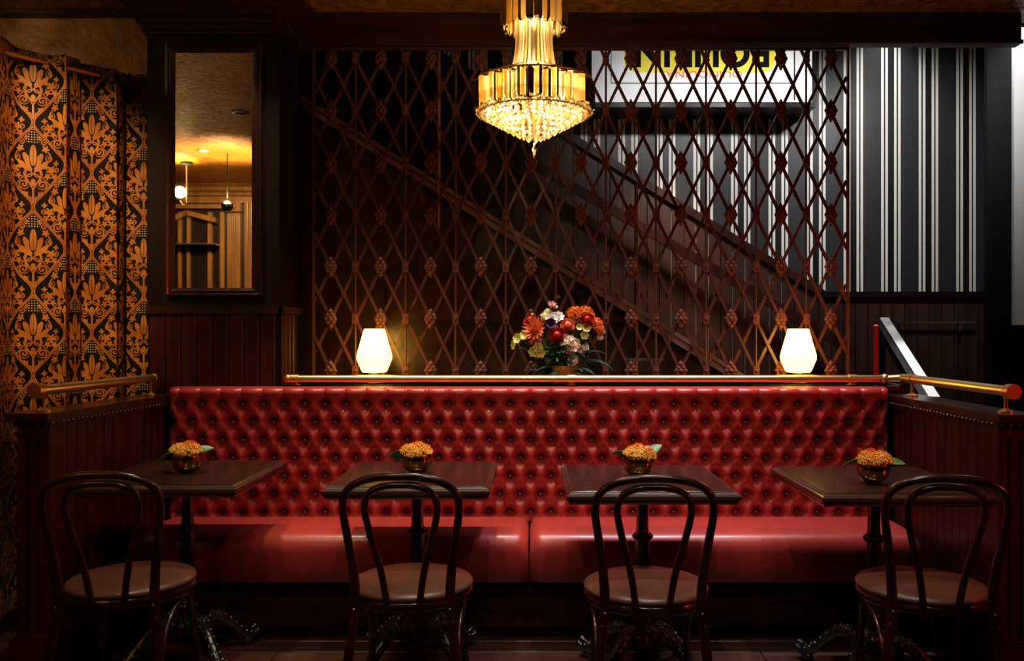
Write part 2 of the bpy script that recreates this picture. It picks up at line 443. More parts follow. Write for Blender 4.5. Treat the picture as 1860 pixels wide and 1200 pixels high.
def spline(pts, n=6, closed=False):
    P=[Vector(p) for p in pts]; out=[]; N=len(P)
    for i in range(N if closed else N-1):
        if closed: a,b,c,d=P[(i-1)%N],P[i],P[(i+1)%N],P[(i+2)%N]
        else: a,b,c,d=P[max(i-1,0)],P[i],P[i+1],P[min(i+2,N-1)]
        for k in range(n):
            t=k/n; out.append(.5*((2*b)+(c-a)*t+(2*a-5*b+4*c-d)*t*t+(3*b-a-3*c+d)*t**3))
    if not closed: out.append(P[-1])
    return out

ZC = 2.872
# ================================================================== SETTING
# ---- floor with planks
fl=structure(MB().box(-4.4,3.6,-1.45,6.15,-.06,-.014).build('floor','wood_dark'))
mesh_a=MB().cbox(0,1.96,0,.116,-.014,0,.0025).mesh('plank','floor_wood')
yy=-1.4; r=0
while yy<4.6:
    x=-4.35-(r%3)*.62
    while x<3.4:
        if x>-4.4+.0 and x+1.96<3.6: inst('plank',mesh_a,fl,(x,yy,0))
        x+=1.964
    yy+=.12; r+=1

# ---- ceilings
structure(MB().box(-4.4,3.6,-1.45,4.42,ZC,ZC+.12).build('ceiling','gold_ceiling'))
structure(MB().box(-4.4,3.6,4.42,6.2,3.60,3.72).build('ceiling','black_paint')).name='ceiling_stair_hall'
structure(MB().box(-4.4,3.6,4.40,4.46,ZC+.0,3.62).build('trim_9','black_paint'))

# ---- rear striped wall with diagonal wainscot
WD=5.9
wr=structure(MB().box(-2.2,3.6,WD,WD+.14,0,3.62).build('wall_rear','stripes'))
capA=P3(1030,250,WD); capB=P3(1492,538,WD)
slope=(capB.z-capA.z)/(capB.x-capA.x)
def capz(x): return capB.z if x>=capB.x else capB.z+slope*(x-capB.x)
bp=.0835
x=-2.15
while x<3.2:
    z0,z1=capz(x),capz(x+bp-.007)
    z0=min(z0,3.55); z1=min(z1,3.55)
    MB().prism([(x,WD-.004,0),(x+bp-.007,WD-.004,0),(x+bp-.007,WD-.004,z1),(x,WD-.004,z0)],(0,-.016,0)).build('board','stair_board',wr)
    x+=bp
# cap mouldings
MB().bar((capA.x-1.55,WD-.03,capz(capA.x-1.55)+.012),(capB.x,WD-.03,capB.z+.012),.05,.05).build('wainscot_cap','wood',wr)
MB().box(capB.x-.02,3.45,WD-.055,WD-.004,capB.z-.008,capB.z+.03).build('wainscot_cap','wood_dark',wr)
a,b=P3(1000,315,5.72),P3(1340,515,5.72)
d=(b-a)
MB().bar(a-d*1.6,b+d*.62,.045,.06).build('handrail','wood',wr,smooth=30)

# ---- white/grey side wall at the far right and black pier
q=P3(1832,590,5.2)
structure(MB().box(q.x,3.6,5.2,5.26,0.0,3.6).build('wall_right','grey_paint'))
structure(MB().box(2.705,q.x-.004,5.16,5.195,0,3.6).build('trim_1','black_paint'))
structure(MB().box(q.x,3.6,5.17,5.196,0,q.z).build('baseboard_right','black_paint'))
structure(MB().box(q.x-.08,3.5,5.15,5.17,q.z-.05,q.z-.02).build('trim_2','wood_dark'))
structure(MB().box(3.5,3.6,-1.45,5.2,0,3.6).build('wall_side_right','wood_dark'))

# ---- header beam above the screen
bz=CH+(PY-80)/F*4.25
structure(MB().cbox(-1.20,2.40,4.25,4.31,bz,ZC,.006).build('trim_3','wood_h'))
for x in (-.9,.0,.72,1.55):
    pass
structure(MB().box(-1.2,2.40,4.235,4.249,bz,bz+.018).build('trim_4','wood_h'))

# ---- gold wall behind the curtain
structure(MB().box(-4.4,-1.80,4.30,4.44,0,ZC).build('wall_left_rear','gold_wall'))
structure(MB().box(-4.4,-4.3,-1.45,4.3,0,ZC).build('wall_left','gold_wall'))
structure(MB().box(-4.3,-1.80,4.22,4.299,ZC-.012,ZC-.001).build('trim_5','wood_dark'))

# ---- spandrel wall of the staircase behind the screen
SD=4.47
sA=P3(540,180,SD); sB=P3(1345,688,SD)
ss=(sB.z-sA.z)/(sB.x-sA.x)
def strz(x): return sA.z+ss*(x-sA.x)
xl,xr=-1.95,1.62
sp=structure(MB().prism([(xl,SD,0),(xr,SD,0),(xr,SD,strz(xr)),(xl,SD,strz(xl))],(0,.05,0)).build('wall_stair','spandrel'))
MB().bar((xl,SD-.012,strz(xl)-.016),(xr,SD-.012,strz(xr)-.016),.03,.026).build('stringer_moulding','stringer_edge',sp)
MB().bar((xl,SD-.012,strz(xl)+.020),(xr,SD-.012,strz(xr)+.020),.045,.020).build('stringer_cap','stringer_edge',sp)
MB().bar((xl,SD-.006,strz(xl)-.050),(xr,SD-.006,strz(xr)-.050),.012,.012).build('stringer_bead','wood_dark',sp)
# panel joints and a cupboard door under the stair
dx0,dx1=P3(925,0,SD).x,P3(1010,0,SD).x
dzt=CH-(486-PY)/F*SD; dzb=.3
MB().box(dx0,dx0+.34,SD-.014,SD-.001,dzb,dzt).build('cupboard_door','spandrel',sp)
kn=P3(1020,540,SD); MB().sphere((kn.x-.02,SD-.032,kn.z),.016,10,8).build('knob','brass',sp,smooth=60)
q=P3(1165,652,SD); MB().bar((q.x-.09,SD-.03,q.z),(q.x+.11,SD-.03,q.z),.012,.014).build('pull_bar','steel',sp)
for vx in (700,860):
    xx=P3(vx,0,SD).x; MB().box(xx,xx+.004,SD-.003,SD+.001,.2,strz(xx)-.06).build('panel_joint','black_paint',sp)
# stair treads
for i in range(13):
    x0=1.62-.26*(i+1); zt=strz(x0+.13)-.14
    MB().cbox(x0,x0+.285,SD+.055,WD-.03,zt-.035,zt,.004).build('tread','wood_h',sp)
    MB().box(x0+.26,x0+.275,SD+.055,WD-.03,max(0,zt-.20),zt-.035).build('riser','wood_dark',sp)

# bright edge strips fixed to the stair wall
def strip(u,v0,v1,D,mat):
    a=P3(u,v1,D); b=P3(u,v0,D)
    MB().box(a.x-.005,a.x+.005,D-.004,D+.03,a.z,b.z).build('edge_strip',mat,sp)
strip(797,60,415,SD-.034,'copper')
strip(1157,330,700,SD-.034,'copper')

# ---- sign box
SF=5.57
zb=CH+(PY-185)/F*SF; xa,xb=P3(1075,0,SF).x,P3(1475,0,SF).x
sg=thing('framed_sign','upside down white framed sign with black and yellow lettering on striped wall','sign',((xa+xb)/2,WD-.001,zb-.03))
ox,oy,oz=sg.location
MB().box(xa-.03-ox,xb+.03-ox,SF+.012-oy,0,-.0,.56).build('box_frame','wood_dark',sg)
pn=MB().box(xa-ox,xb-ox,SF-oy,SF+.0115-oy,.03,.55).build('face_panel','sign_white',sg)
def lx(u): return P3(u,0,SF).x-ox
def lz(v): return CH-(v-PY)/F*SF-oz
yf=SF-oy
# thin printed border
ln=MB(); k=.0025
ln.box(lx(1110)-k,lx(1110)+k,yf-.0015,yf+.001,lz(151),.53); ln.box(lx(1110),lx(1443),yf-.0015,yf+.001,lz(151)-k,lz(151)+k)
ln.box(lx(1443)-k*1.6,lx(1443)+k*1.6,yf-.0015,yf+.001,.04,.53); ln.build('printed_border','sign_black',pn)
# yellow patch with rounded lower corners
yp=[]; xa_,xb_=lx(1134),lx(1408); zb_,zt_=lz(132),.50; rr=.09
for i in range(9):
    a=PI+PI/2*i/8; yp.append((xa_+rr+rr*cos(a),yf-.0015,zb_+rr*.8+rr*.8*sin(a)))
for i in range(9):
    a=1.5*PI+PI/2*i/8; yp.append((xb_-rr+rr*cos(a),yf-.0015,zb_+rr*.8+rr*.8*sin(a)))
yp+=[(xb_,yf-.0015,zt_),(xa_,yf-.0015,zt_)]
MB().prism(yp,(0,.0014,0)).build('yellow_patch','sign_yellow',pn)
def letters(txt, name, mat, uL, uR, vtop, height_px, off, yfr):
    c=bpy.data.curves.new(name,'FONT'); c.body=txt; c.size=1; c.offset=off; c.extrude=.001
    to=bpy.data.objects.new(name,c); COL.objects.link(to)
    dg=bpy.context.evaluated_depsgraph_get(); dg.update()
    me=bpy.data.meshes.new_from_object(to.evaluated_get(dg)); bpy.data.objects.remove(to)
    xs=[q.co.x for q in me.vertices]; ys=[q.co.y for q in me.vertices]
    W=abs(lx(uR)-lx(uL)); H=height_px/F*SF
    x0,x1,y0,y1=min(xs),max(xs),min(ys),max(ys)
    zz=lz(vtop)     # image-lowest line = top of upside-down letters
    for q in me.vertices:
        fx=(q.co.x-x0)/(x1-x0); fy=(q.co.y-y0)/(y1-y0)
        q.co=(lx(uR)-fx*W, yfr+(q.co.z)*1.0, zz+(1-fy)*H)
    me.materials.clear(); me.materials.append(M[mat])
    return inst(name,me,pn)
letters('BOURIN','printed_word','sign_black',1154,1397,123,51,.03,yf-.003)
letters('QUINQUINA','printed_word','sign_orange',1209,1348,141,14,.004,yf-.003)

# ---- bright flat handrail on the right and red-lit post
hA=P3(1606,578,5.45); hB=P3(1697,722,4.30)
t=thing('stair_handrail','flat pale metal handrail sloping down behind right end of brass rail','handrail',(hB.x,hB.y,0))
L=hA-hB
MB().bar((0,0,hB.z),(L.x,L.y,hA.z),.052,.012).build('rail_cap','white_strip',t)
MB().bar((-.036,0,hB.z-.035),(L.x-.036,L.y,hA.z-.035),.045,.05).build('rail_side','black_paint',t)
MB().box(-.03,.0,-.02,.02,0,hB.z-.02).build('rail_post','black_paint',t)
MB().box(L.x-.03,L.x,L.y-.02,L.y+.02,0,hA.z-.02).build('rail_post','black_paint',t)
pq=P3(1591,590,4.6)
t=thing('newel_post','thin post with painted-on red light behind the right end of the brass rail','post',(pq.x,4.6,0))
pmat('red_lit',(.55,.03,.03),.4)  # red light falling on the post, put into its base colour
MB().cbox(-.010,.010,-.012,.012,0,pq.z-.02,.002).build('shaft','red_lit',t)
MB().lathe([(.012,pq.z-.02),(.015,pq.z-.012),(.010,pq.z),(1e-6,pq.z+.004)],10).build('cap','red_lit',t,smooth=50)
t=thing('wall_bar','thin dark horizontal metal bar mounted on red wainscot at right','rail',(P3(1690,585,5.83).x,5.83,P3(0,585,5.83).z))
MB().bar((-.27,0,0),(.30,0,0),.012,.014).build('bar','steel',t)
MB().bar((.20,0,-.06),(.20,0,-.02),.014,.014,up=(1,0,0)).build('bracket','steel',t)
MB().bar((.20,0,0),(.20,.06,0),.012,.012).build('bracket_arm','steel',t); MB().bar((-.2,0,0),(-.2,.06,0),.012,.012).build('bracket_arm','steel',t)

# ================================================================== LATTICE SCREEN
LD=4.30
def LX(u): return (u-PX)/F*LD
def LZ(v): return CH-(v-PY)/F*LD
lat=thing('lattice_screen','tall brown metal lattice screen with rosettes behind the tufted bench','screen',((LX(570)+LX(1540))/2,LD,1.055))
ox,oz=lat.location.x,lat.location.z
pu,pv=45.3/F*LD,94.2/F*LD
cx0=LX(601.7)-ox; rz0=LZ(108)-oz        # first rosette column / row
xl,xr=LX(570)-ox,LX(1540)-ox; zt=bz-oz-.002; zbm=0.0
MB().box(xl-.006,xl+.006,-.008,.008,zbm,zt).build('side_bar','lattice',lat)
MB().box(xr-.006,xr+.006,-.008,.008,zbm,zt).build('side_bar','lattice',lat)
MB().box(xl+.0065,xr-.0065,-.010,.010,zt-.012,zt-.0005).build('top_bar','lattice',lat)
MB().box(xl+.0065,xr-.0065,-.010,.010,0,.012).build('bottom_bar','lattice',lat)
zt2,zb2=zt-.0125,.0125
m_=pv/pu
for sgn,yo in ((1,-.0052),(-1,.0052)):
    for k in range(-8,32):
        # line through (cx0+k*pu, rz0): z = rz0 - sgn*m*(x-xk)
        xk=cx0+k*pu
        pts=[]
        xs=[xl+.006,xr-.006]
        xa=xk-sgn*(zt2-rz0)/m_; xb=xk-sgn*(zb2-rz0)/m_
        lo,hi=min(xa,xb),max(xa,xb)
        lo,hi=max(lo,xs[0]),min(hi,xs[1])
        if hi-lo<.01: continue
        za,zb_=rz0-sgn*m_*(lo-xk),rz0-sgn*m_*(hi-xk)
        MB().bar((lo,yo,za),(hi,yo,zb_),.0142,.0095,up=(0,1,0)).build('diagonal_bar','lattice',lat)
# vertical rods at odd columns
for i in range(10):
    x=cx0+(2*i+1)*pu
    MB().tube([(x,-.016,zb2),(x,-.016,zt2)],.0052,8).build('vertical_rod','lattice',lat,smooth=50)
# rosettes (even columns) and plates (odd columns)
ro=MB(); ro.sphere((0,-.020,0),.013,10,6,(1,.8,1))
for k in range(8):
    a=2*PI*k/8; rr=.026 if k%2==0 else .024
    el=1.35 if k in (2,6) else 1.0
    ro.sphere((cos(a)*rr*.74,-.015,sin(a)*rr*el*.92),.0142,8,6,(1,.55,1.2 if k in (2,6) else 1))
for s_ in (1,-1): ro.add([(-.009,-.012,s_*.034),(.009,-.012,s_*.034),(.004,-.015,s_*.056),(-.004,-.015,s_*.056),(-.009,-.004,s_*.034),(.009,-.004,s_*.034),(.004,-.006,s_*.056),(-.004,-.006,s_*.056)],
              [(0,1,2,3),(4,7,6,5),(0,4,5,1),(1,5,6,2),(2,6,7,3),(3,7,4,0)])
ro.lathe([(.024,-.004),(.024,.004)],12)
for i in range(len(ro.v)-24,len(ro.v)):
    x,y,z=ro.v[i]; ro.v[i]=(x,z-.010,y)
rom=ro.mesh('rosette','rosette',60)
pl=MB(); o_=[(-.012,.026),(.012,.026),(.017,.012),(.014,0),(.017,-.012),(.012,-.026),(-.012,-.026),(-.017,-.012),(-.014,0),(-.017,.012)]
pl.prism([(x,-.026,z) for x,z in reversed(o_)],(0,.016,0))
pl.sphere((0,-.026,0),.009,8,6,(1,.6,1))
plm=pl.mesh('node_plate','rosette')
for j in range(7):
    z=rz0-j*pv
    for i in range(11):
        inst('rosette',rom,lat,(cx0+2*i*pu,0,z))
        if i<10: inst('node_plate',plm,lat,(cx0+(2*i+1)*pu,0,z))

# ================================================================== MIRROR PIER (column)
CX0,CX1,CY=-1.80,-1.185,4.02
pier=structure(MB().box(CX0,CX1,CY,4.42,1.42,2.68).build('trim_6','wood_dark'))
structure(MB().box(CX0,CX1,CY+.012,4.42,0.0,1.4195).build('trim_7','wood_dark'))
low=bpy.data.objects['trim_7']
bw=.0735; x=CX0+.012
while x+bw<CX1+.01:
    MB().cbox(x,min(x+bw-.005,CX1),CY-.002,CY+.0115,1.0,1.385,.003).build('board','wood_board',low); x+=bw
MB().box(CX0,CX1+.02,CY-.02,CY+.0115,1.386,1.4195).build('moulding','wood',low)
y=CY+.012
bmesh_=MB().cbox(0,.0115,0,.058,1.0,1.385,.003).mesh('board','wood_board')
while y+.058<4.30:
    inst('board',bmesh_,low,(CX1,y,0)); y+=.064
MB().box(CX1+.0005,CX1+.03,CY-.02,4.30,1.386,1.4195).build('moulding','wood',low)
# crown
cr=structure(MB().rect_loft(CX0,CX1,CY,4.40,[(0,2.681),(.012,2.681),(.012,2.692),(.016,2.700),(.022,2.703),(.022,2.722),(.034,2.726),(.040,2.745),(.055,2.765),(.062,2.768),(.062,2.785),(.068,2.787),(.085,2.805),(.105,2.832),(.110,2.838),(.110,2.8715)]).build('trim_8','wood'))
bd=MB(); z=2.730
x=CX0-.03
while x<CX1+.034: bd.sphere((x,CY-.038,z),.0058,6,5); x+=.0145
y=CY-.03
while y<4.36: bd.sphere((CX1+.038,y,z),.0058,6,5); y+=.0145
bo=bd.build('bead_row','bentwood',cr,smooth=60); bo['kind']='stuff'; 
# mirror
mt=thing('wall_mirror','tall narrow mirror in dark stepped frame reflecting a golden ceiling','mirror',((P3(391,0,CY).x),CY-.0005,P3(0,538,CY).z))
ox,oy,oz=mt.location
def mx_(u): return P3(u,0,CY).x-ox
def mz(v): return CH-(v-PY)/F*CY-oz
fr=MB()
rings=[(305,478,82,538,-.001),(305,478,82,538,-.030),(308,475,85,535,-.034),(311,472,88,532,-.026),(314,469,91,529,-.030),(317,463,94,526,-.018),(320,459,97,523,-.012)]
vs=[];fs=[]
for (a,b,c,d,y) in rings: vs+=[(mx_(a),y,mz(d)),(mx_(b),y,mz(d)),(mx_(b),y,mz(c)),(mx_(a),y,mz(c))]
for i in range(len(rings)-1):
    for k in range(4):
        l=(k+1)%4; fs.append((i*4+k,i*4+l,(i+1)*4+l,(i+1)*4+k))
fr.add(vs,fs); fr.build('frame','wood',mt)
MB().box(mx_(319),mx_(460),-.010,-.0005,mz(524),mz(96)).build('glass','mirror_glass',mt)

# ================================================================== LEDGE, WINGS
BY=3.97; LZ0=1.055
BX0,BX1=-1.655,1.608
lg=structure(MB().box(CX1+.002,1.72,4.03,4.42,0.0,LZ0).build('wall_bench_back','wood_dark'))
structure(MB().cbox(CX1+.035,1.70,4.005,4.40,LZ0+.0005-.03,LZ0+.0,.006).build('trim_10','wood_h'))
def wing(side, label, A, B, out):
    # A=(x,y) at the bench, B=(x,y) at the front; inner face line; thickness away from the bench
    A,B=Vector((*A,0)),Vector((*B,0)); d=(B-A); Ln=d.length; d.normalize()
    nrm=Vector((-d.y,d.x,0)) if side<0 else Vector((d.y,-d.x,0))
    if nrm.x*side<0: nrm=-nrm
    t=thing('booth_partition',label,'partition',(A.x,A.y,0))
    th=.11; zt=.985
    def pt(s,o,z): 
        q=d*s+nrm*o; return (q.x,q.y,z)
    def obox(s0,s1,o0,o1,z0,z1): 
        return MB().prism([pt(s0,o0,z0),pt(s1,o0,z0),pt(s1,o1,z0),pt(s0,o1,z0)],(0,0,z1-z0))
    obox(0,Ln-.10,.012,th,0,zt).build('core','wood_dark',t)
    obox(-.02,Ln+.025,-.014,th+.03,zt+.0005,zt+.028).build('ledge','wood',t)
    obox(-.0,Ln+.008,-.011,th+.016,zt-.022,zt).build('ledge_moulding','wood',t)
    n=int((Ln-.10)/.0625)
    for i in range(n):
        s0=i*.0625+.004
        obox(s0,s0+.0575,-.0005,.0118,.235,zt-.022).build('board','wood_board',t)
    # end post with recessed panel
    obox(Ln-.10,Ln,-.006,th+.006,.22,zt-.022).build('post','wood_board',t)
    obox(Ln-.115,Ln+.018,-.011,th+.022,.0,.195).build('plinth','wood_board',t)
    obox(Ln-.115,Ln+.018,-.011,th+.022,.1955,.208).build('plinth_moulding','wood',t)
    obox(Ln-.108,Ln+.010,-.009,th+.014,.2085,.2195).build('plinth_moulding','wood',t)
    obox(0,Ln-.116,-.012,.0115,0,.20).build('skirting','wood_dark',t)
    obox(0,Ln-.116,-.011,.0115,.2005,.2345).build('skirting_moulding','wood',t)
    for s0 in (.035,.075):
        q=MB().prism([pt(Ln+.0001,s0-.002,.24),pt(Ln+.004,s0-.002,.24),pt(Ln+.004,s0+.002,.24),pt(Ln+.0001,s0+.002,.24)],(0,0,zt-.29)); q.build('post_bead','wood_dark',t)
    b=MB(); s=.02
    while s<Ln: 
        b.sphere(pt(s,-.013,zt-.010),.0072,7,5); s+=.030
    s=0
    while s<th+.01: b.sphere(pt(Ln+.012,s,zt-.010),.0072,7,5); s+=.030
    q=b.build('bead_row','bentwood',t,smooth=60); q['kind']='stuff'; 
    return t,d,nrm,Ln,zt+.028
wl=wing(-1,'dark red beadboard partition at the left end of the bench, beside the curtain',(-1.675,3.995),(-1.725,3.07),1)
wr_=wing(1,'dark red beadboard partition at the right end of the bench',(1.636,3.995),(1.626,3.02),1)

# brass rails
def bracket(t, p, zl, name='bracket', r=.017):
    """post on the ledge carrying the tube at p (local)"""
    m=MB(); m.lathe([(.026,zl),(.026,zl+.005),(.018,zl+.009),(.008,zl+.014),(.0065,p[2]-r-.012),(.010,p[2]-r-.004),(.013,p[2]-r+.004)],14,(p[0],p[1],0))
    return m.build(name,'brass',t,smooth=45)
RZ=1.084
t=thing('brass_rail','long straight brass rail running along the top of the bench','rail',(0,4.0,LZ0))
rz=RZ-LZ0
xA,xB=(524-PX)/F*4.0,(1603-PX)/F*4.0
MB().tube([(xA,0,rz),(xB,0,rz)],.0175,16).build('tube','brass',t,smooth=50)
MB().sphere((xA-.002,0,rz),.021,14,10).build('end_cap','copper',t,smooth=60)
MB().sphere((xB+.010,0,rz),.024,14,10).build('corner_joint','brass',t,smooth=60)
for u in (536,1038,1548):
    x=(u-PX)/F*4.0
    MB().tube([(x-.018,0,rz),(x+.018,0,rz)],.021,16).build('collar','brass',t,smooth=50)
    MB().lathe([(.020,0),(.020,.003),(.008,.006),(.007,rz-.016)],12,(x,.012,0)).build('bracket','brass',t,smooth=45)
qn=wr_[0].location+wr_[1]*.03+wr_[2]*.055
MB().tube([(xB+.010,0,rz),(qn.x,qn.y-4.0,1.09-LZ0)],.0165,14).build('corner_tube','brass',t,smooth=50)
def wing_rail(W, label, s0, s1, zr):
    tw,d,nrm,Ln,ztop=W
    base=tw.location+d*s1+nrm*.055
    t=thing('brass_rail',label,'rail',(base.x,base.y,ztop+.0005))
    a=d*(s0-s1); b=Vector((0,0,0)); zl=zr-ztop
    MB().tube([(a.x,a.y,zl),(b.x,b.y,zl)],.019,16).build('tube','brass',t,smooth=50)
    e=d*.012
    MB().tube([(e.x*-1,e.y*-1,zl),(e.x*2,e.y*2,zl)],.027,18).build('end_cap','copper',t,smooth=50)
    return t,d,a,zl
t,d,a,zl=wing_rail(wl,'short brass rail on the left partition in front of the curtain',.06,.90,1.09)
bracket(t,(-d.x*.03,-d.y*.03,zl),0); q=a-d*-.03; bracket(t,(q.x,q.y,zl),0)
MB().sphere((a.x,a.y,zl),.022,12,8).build('end_knob','brass',t,smooth=60)
t,d,a,zl=wing_rail(wr_,'short brass rail on the right partition, ending in an orange-lit cap',.03,.945,1.09)
bracket(t,(-d.x*.03,-d.y*.03,zl),0); q=a+d*.10; bracket(t,(q.x,q.y,zl),0)
MB().tube([(q.x-d.x*.02,q.y-d.y*.02,zl),(q.x+d.x*.02,q.y+d.y*.02,zl)],.023,16).build('collar','brass',t,smooth=50)

# ================================================================== BANQUETTE
bn=thing('banquette','long button-tufted red leather banquette bench along the partition','bench',(0,BY,0))
pxp=(1592-335)/34/F*BY; x0b=(335-PX)/F*BY
pzp=32.4/F*BY; z0b=CH-(731-PY)/F*BY
ZT=1.050; ZB=.445; AMP=.074
nx=int((BX1-BX0)/pxp*22); nz=int((ZT-ZB)/pzp*22)
vs=[]; fs=[]
def sstep(a,b,x):
    t=min(1,max(0,(x-a)/(b-a))); return t*t*(3-2*t)
def tuft(x,z):
    p=(x-x0b)/pxp; q=(z0b-z)/pzp
    a=p+q/2; b=p-q/2
    fa,fb=abs(sin(PI*a)),abs(sin(PI*b)); dx=dz=0
    rr=9; r0=math.floor(q)
    for r in (r0,r0+1):
        c=round(p-.5*(r%2))+.5*(r%2)
        ex,ez=(p-c)*pxp,(q-r)*pzp
        e_=(abs(ex/.0935)**1.5+abs(ez/.082)**1.5)**(1/1.5)
        if e_<rr: rr=e_; dx,dz=ex,ez
    dim=1-math.exp(-(rr/.255)**1.9)
    h=.62*dim+.14*(fa*fb+1e-9)**.16+.24*((fa*fa+fb*fb)/2)**.8
    # pleats fanning out of every button
    if rr>1e-5:
        h+=.030*cos(math.atan2(dz,dx)*14)*math.exp(-((rr-.24)/.085)**2)
    fv=abs(sin(PI*p))
    if q<0:
        t=sstep(.0,.55,-q); h=h*(1-t)+(.72+.28*fv**.35)*t
    if q>6:
        p2=p; t=sstep(.0,.45,q-6); h=h*(1-t)+(.70+.30*fv**.4)*t
    return h
for j in range(nz+1):
    z=ZB+(ZT-ZB)*j/nz
    for i in range(nx+1):
        x=BX0+(BX1-BX0)*i/nx
        h=tuft(x,z)
        y=-AMP*h
        # roll over the top and side edges
        e=max(0,(z-(ZT-.026))/.026); y+=.034*(1-math.sqrt(max(0,1-e*e)))
        for dd in (x-BX0,BX1-x):
            e=max(0,1-dd/.03); y+=.034*(1-math.sqrt(max(0,1-e*e)))
        vs.append((x,y,z))
for j in range(nz):
    for i in range(nx):
        k=j*(nx+1)+i; fs.append((k,k+1,k+nx+2,k+nx+1))
# back closure strip
n0=len(vs); top=[nz*(nx+1)+i for i in range(nx+1)]
for i in range(nx+1): vs.append((BX0+(BX1-BX0)*i/nx,.033,ZT))
for i in range(nx): fs.append((top[i],top[i+1],n0+i+1,n0+i))
m=MB(); m.v=vs; m.f=fs
tb=m.build('tufted_back','red_leather',bn,smooth=75)
MB().box(BX0+.005,BX1-.005,.010,.030,.10,ZT-.03).build('back_board','wood_dark',bn)
btn=MB().sphere((0,0,0),.0072,12,8,(1,1.6,1)).mesh('button','button',70)
for r_ in range(7):
    for c in range(35 if r_%2==0 else 34):
        inst('button',btn,tb,(x0b+(c+.5*(r_%2))*pxp,-.020,z0b-r_*pzp-.004))
# seat cushions
def cushion(x0,x1,xf0,xf1,end0,end1):
    # cross-section (y rel BY, z), from back bottom round the top to the front bottom
    prof=[(-.02,.30),(-.02,.455),(-.06,.466),(-.16,.474),(-.26,.474),(-.33,.471),(-.372,.464),(-.396,.452),(-.410,.434),(-.418,.41),(-.421,.37),(-.418,.33),(-.410,.295),(-.396,.266),(-.36,.258),(-.02,.258)]
    NX=64; vs=[]; fs=[]; m=len(prof)
    ts=[0]
    for k in range(1,9): ts.append(.035*(1-cos(PI/2*k/8)))
    ts+= [.035+(1-.07)*k/40 for k in range(1,40)]
    ts+= [1-t for t in reversed(ts[:9])]
    for t_ in ts:
        e0=1-min(1,t_/.035); e1=1-min(1,(1-t_)/.035); e=max(e0 if end0 else 0,e1 if end1 else 0)
        s_=math.sqrt(max(0,1-e*e))
        for (y,z) in prof:
            f_=min(1,max(0,-y/.42))
            xa=x0+(xf0-x0)*f_; xb=x1+(xf1-x1)*f_
            zc,yc=.36,-.21
            kk=.0 if e==0 else (1-s_)*.045
            zz=z-(.045*(1-s_))*(1 if z>.40 else 0)*(1 if True else 0)
            yy_=y+(.035*(1-s_) if y<-.3 else 0)
            vs.append((xa+(xb-xa)*t_,yy_,zz))
    n=len(ts)
    for i in range(n-1):
        for k in range(m):
            l=(k+1)%m; fs.append((i*m+k,(i+1)*m+k,(i+1)*m+l,i*m+l))
    fs.append(tuple(range(m))); fs.append(tuple((n-1)*m+k for k in reversed(range(m))))
    q=MB(); q.v=vs; q.f=fs; return q
xm=(961-PX)/F*3.57
cushion(BX0+.002,xm-.002,-1.672,xm-.002,True,True).build('seat_cushion','red_cushion',bn,smooth=50)
cushion(xm+.002,BX1-.002,xm+.002,1.604,True,True).build('seat_cushion','red_cushion',bn,smooth=50)
MB().box(BX0+.01,BX1-.01,-.30,-.0,.05,.2575).build('seat_base','wood_h',bn)
MB().cbox(BX0+.01,BX1-.01,-.325,-.301,.195,.228,.004).build('base_moulding','wood_h',bn)
MB().cbox(BX0+.01,BX1-.01,-.312,-.301,.055,.185,.003).build('base_panel','wood_h',bn)
MB().box(BX0+.01,BX1-.01,-.27,-.0,0.0,.0495).build('toe_kick','wood_dark',bn)

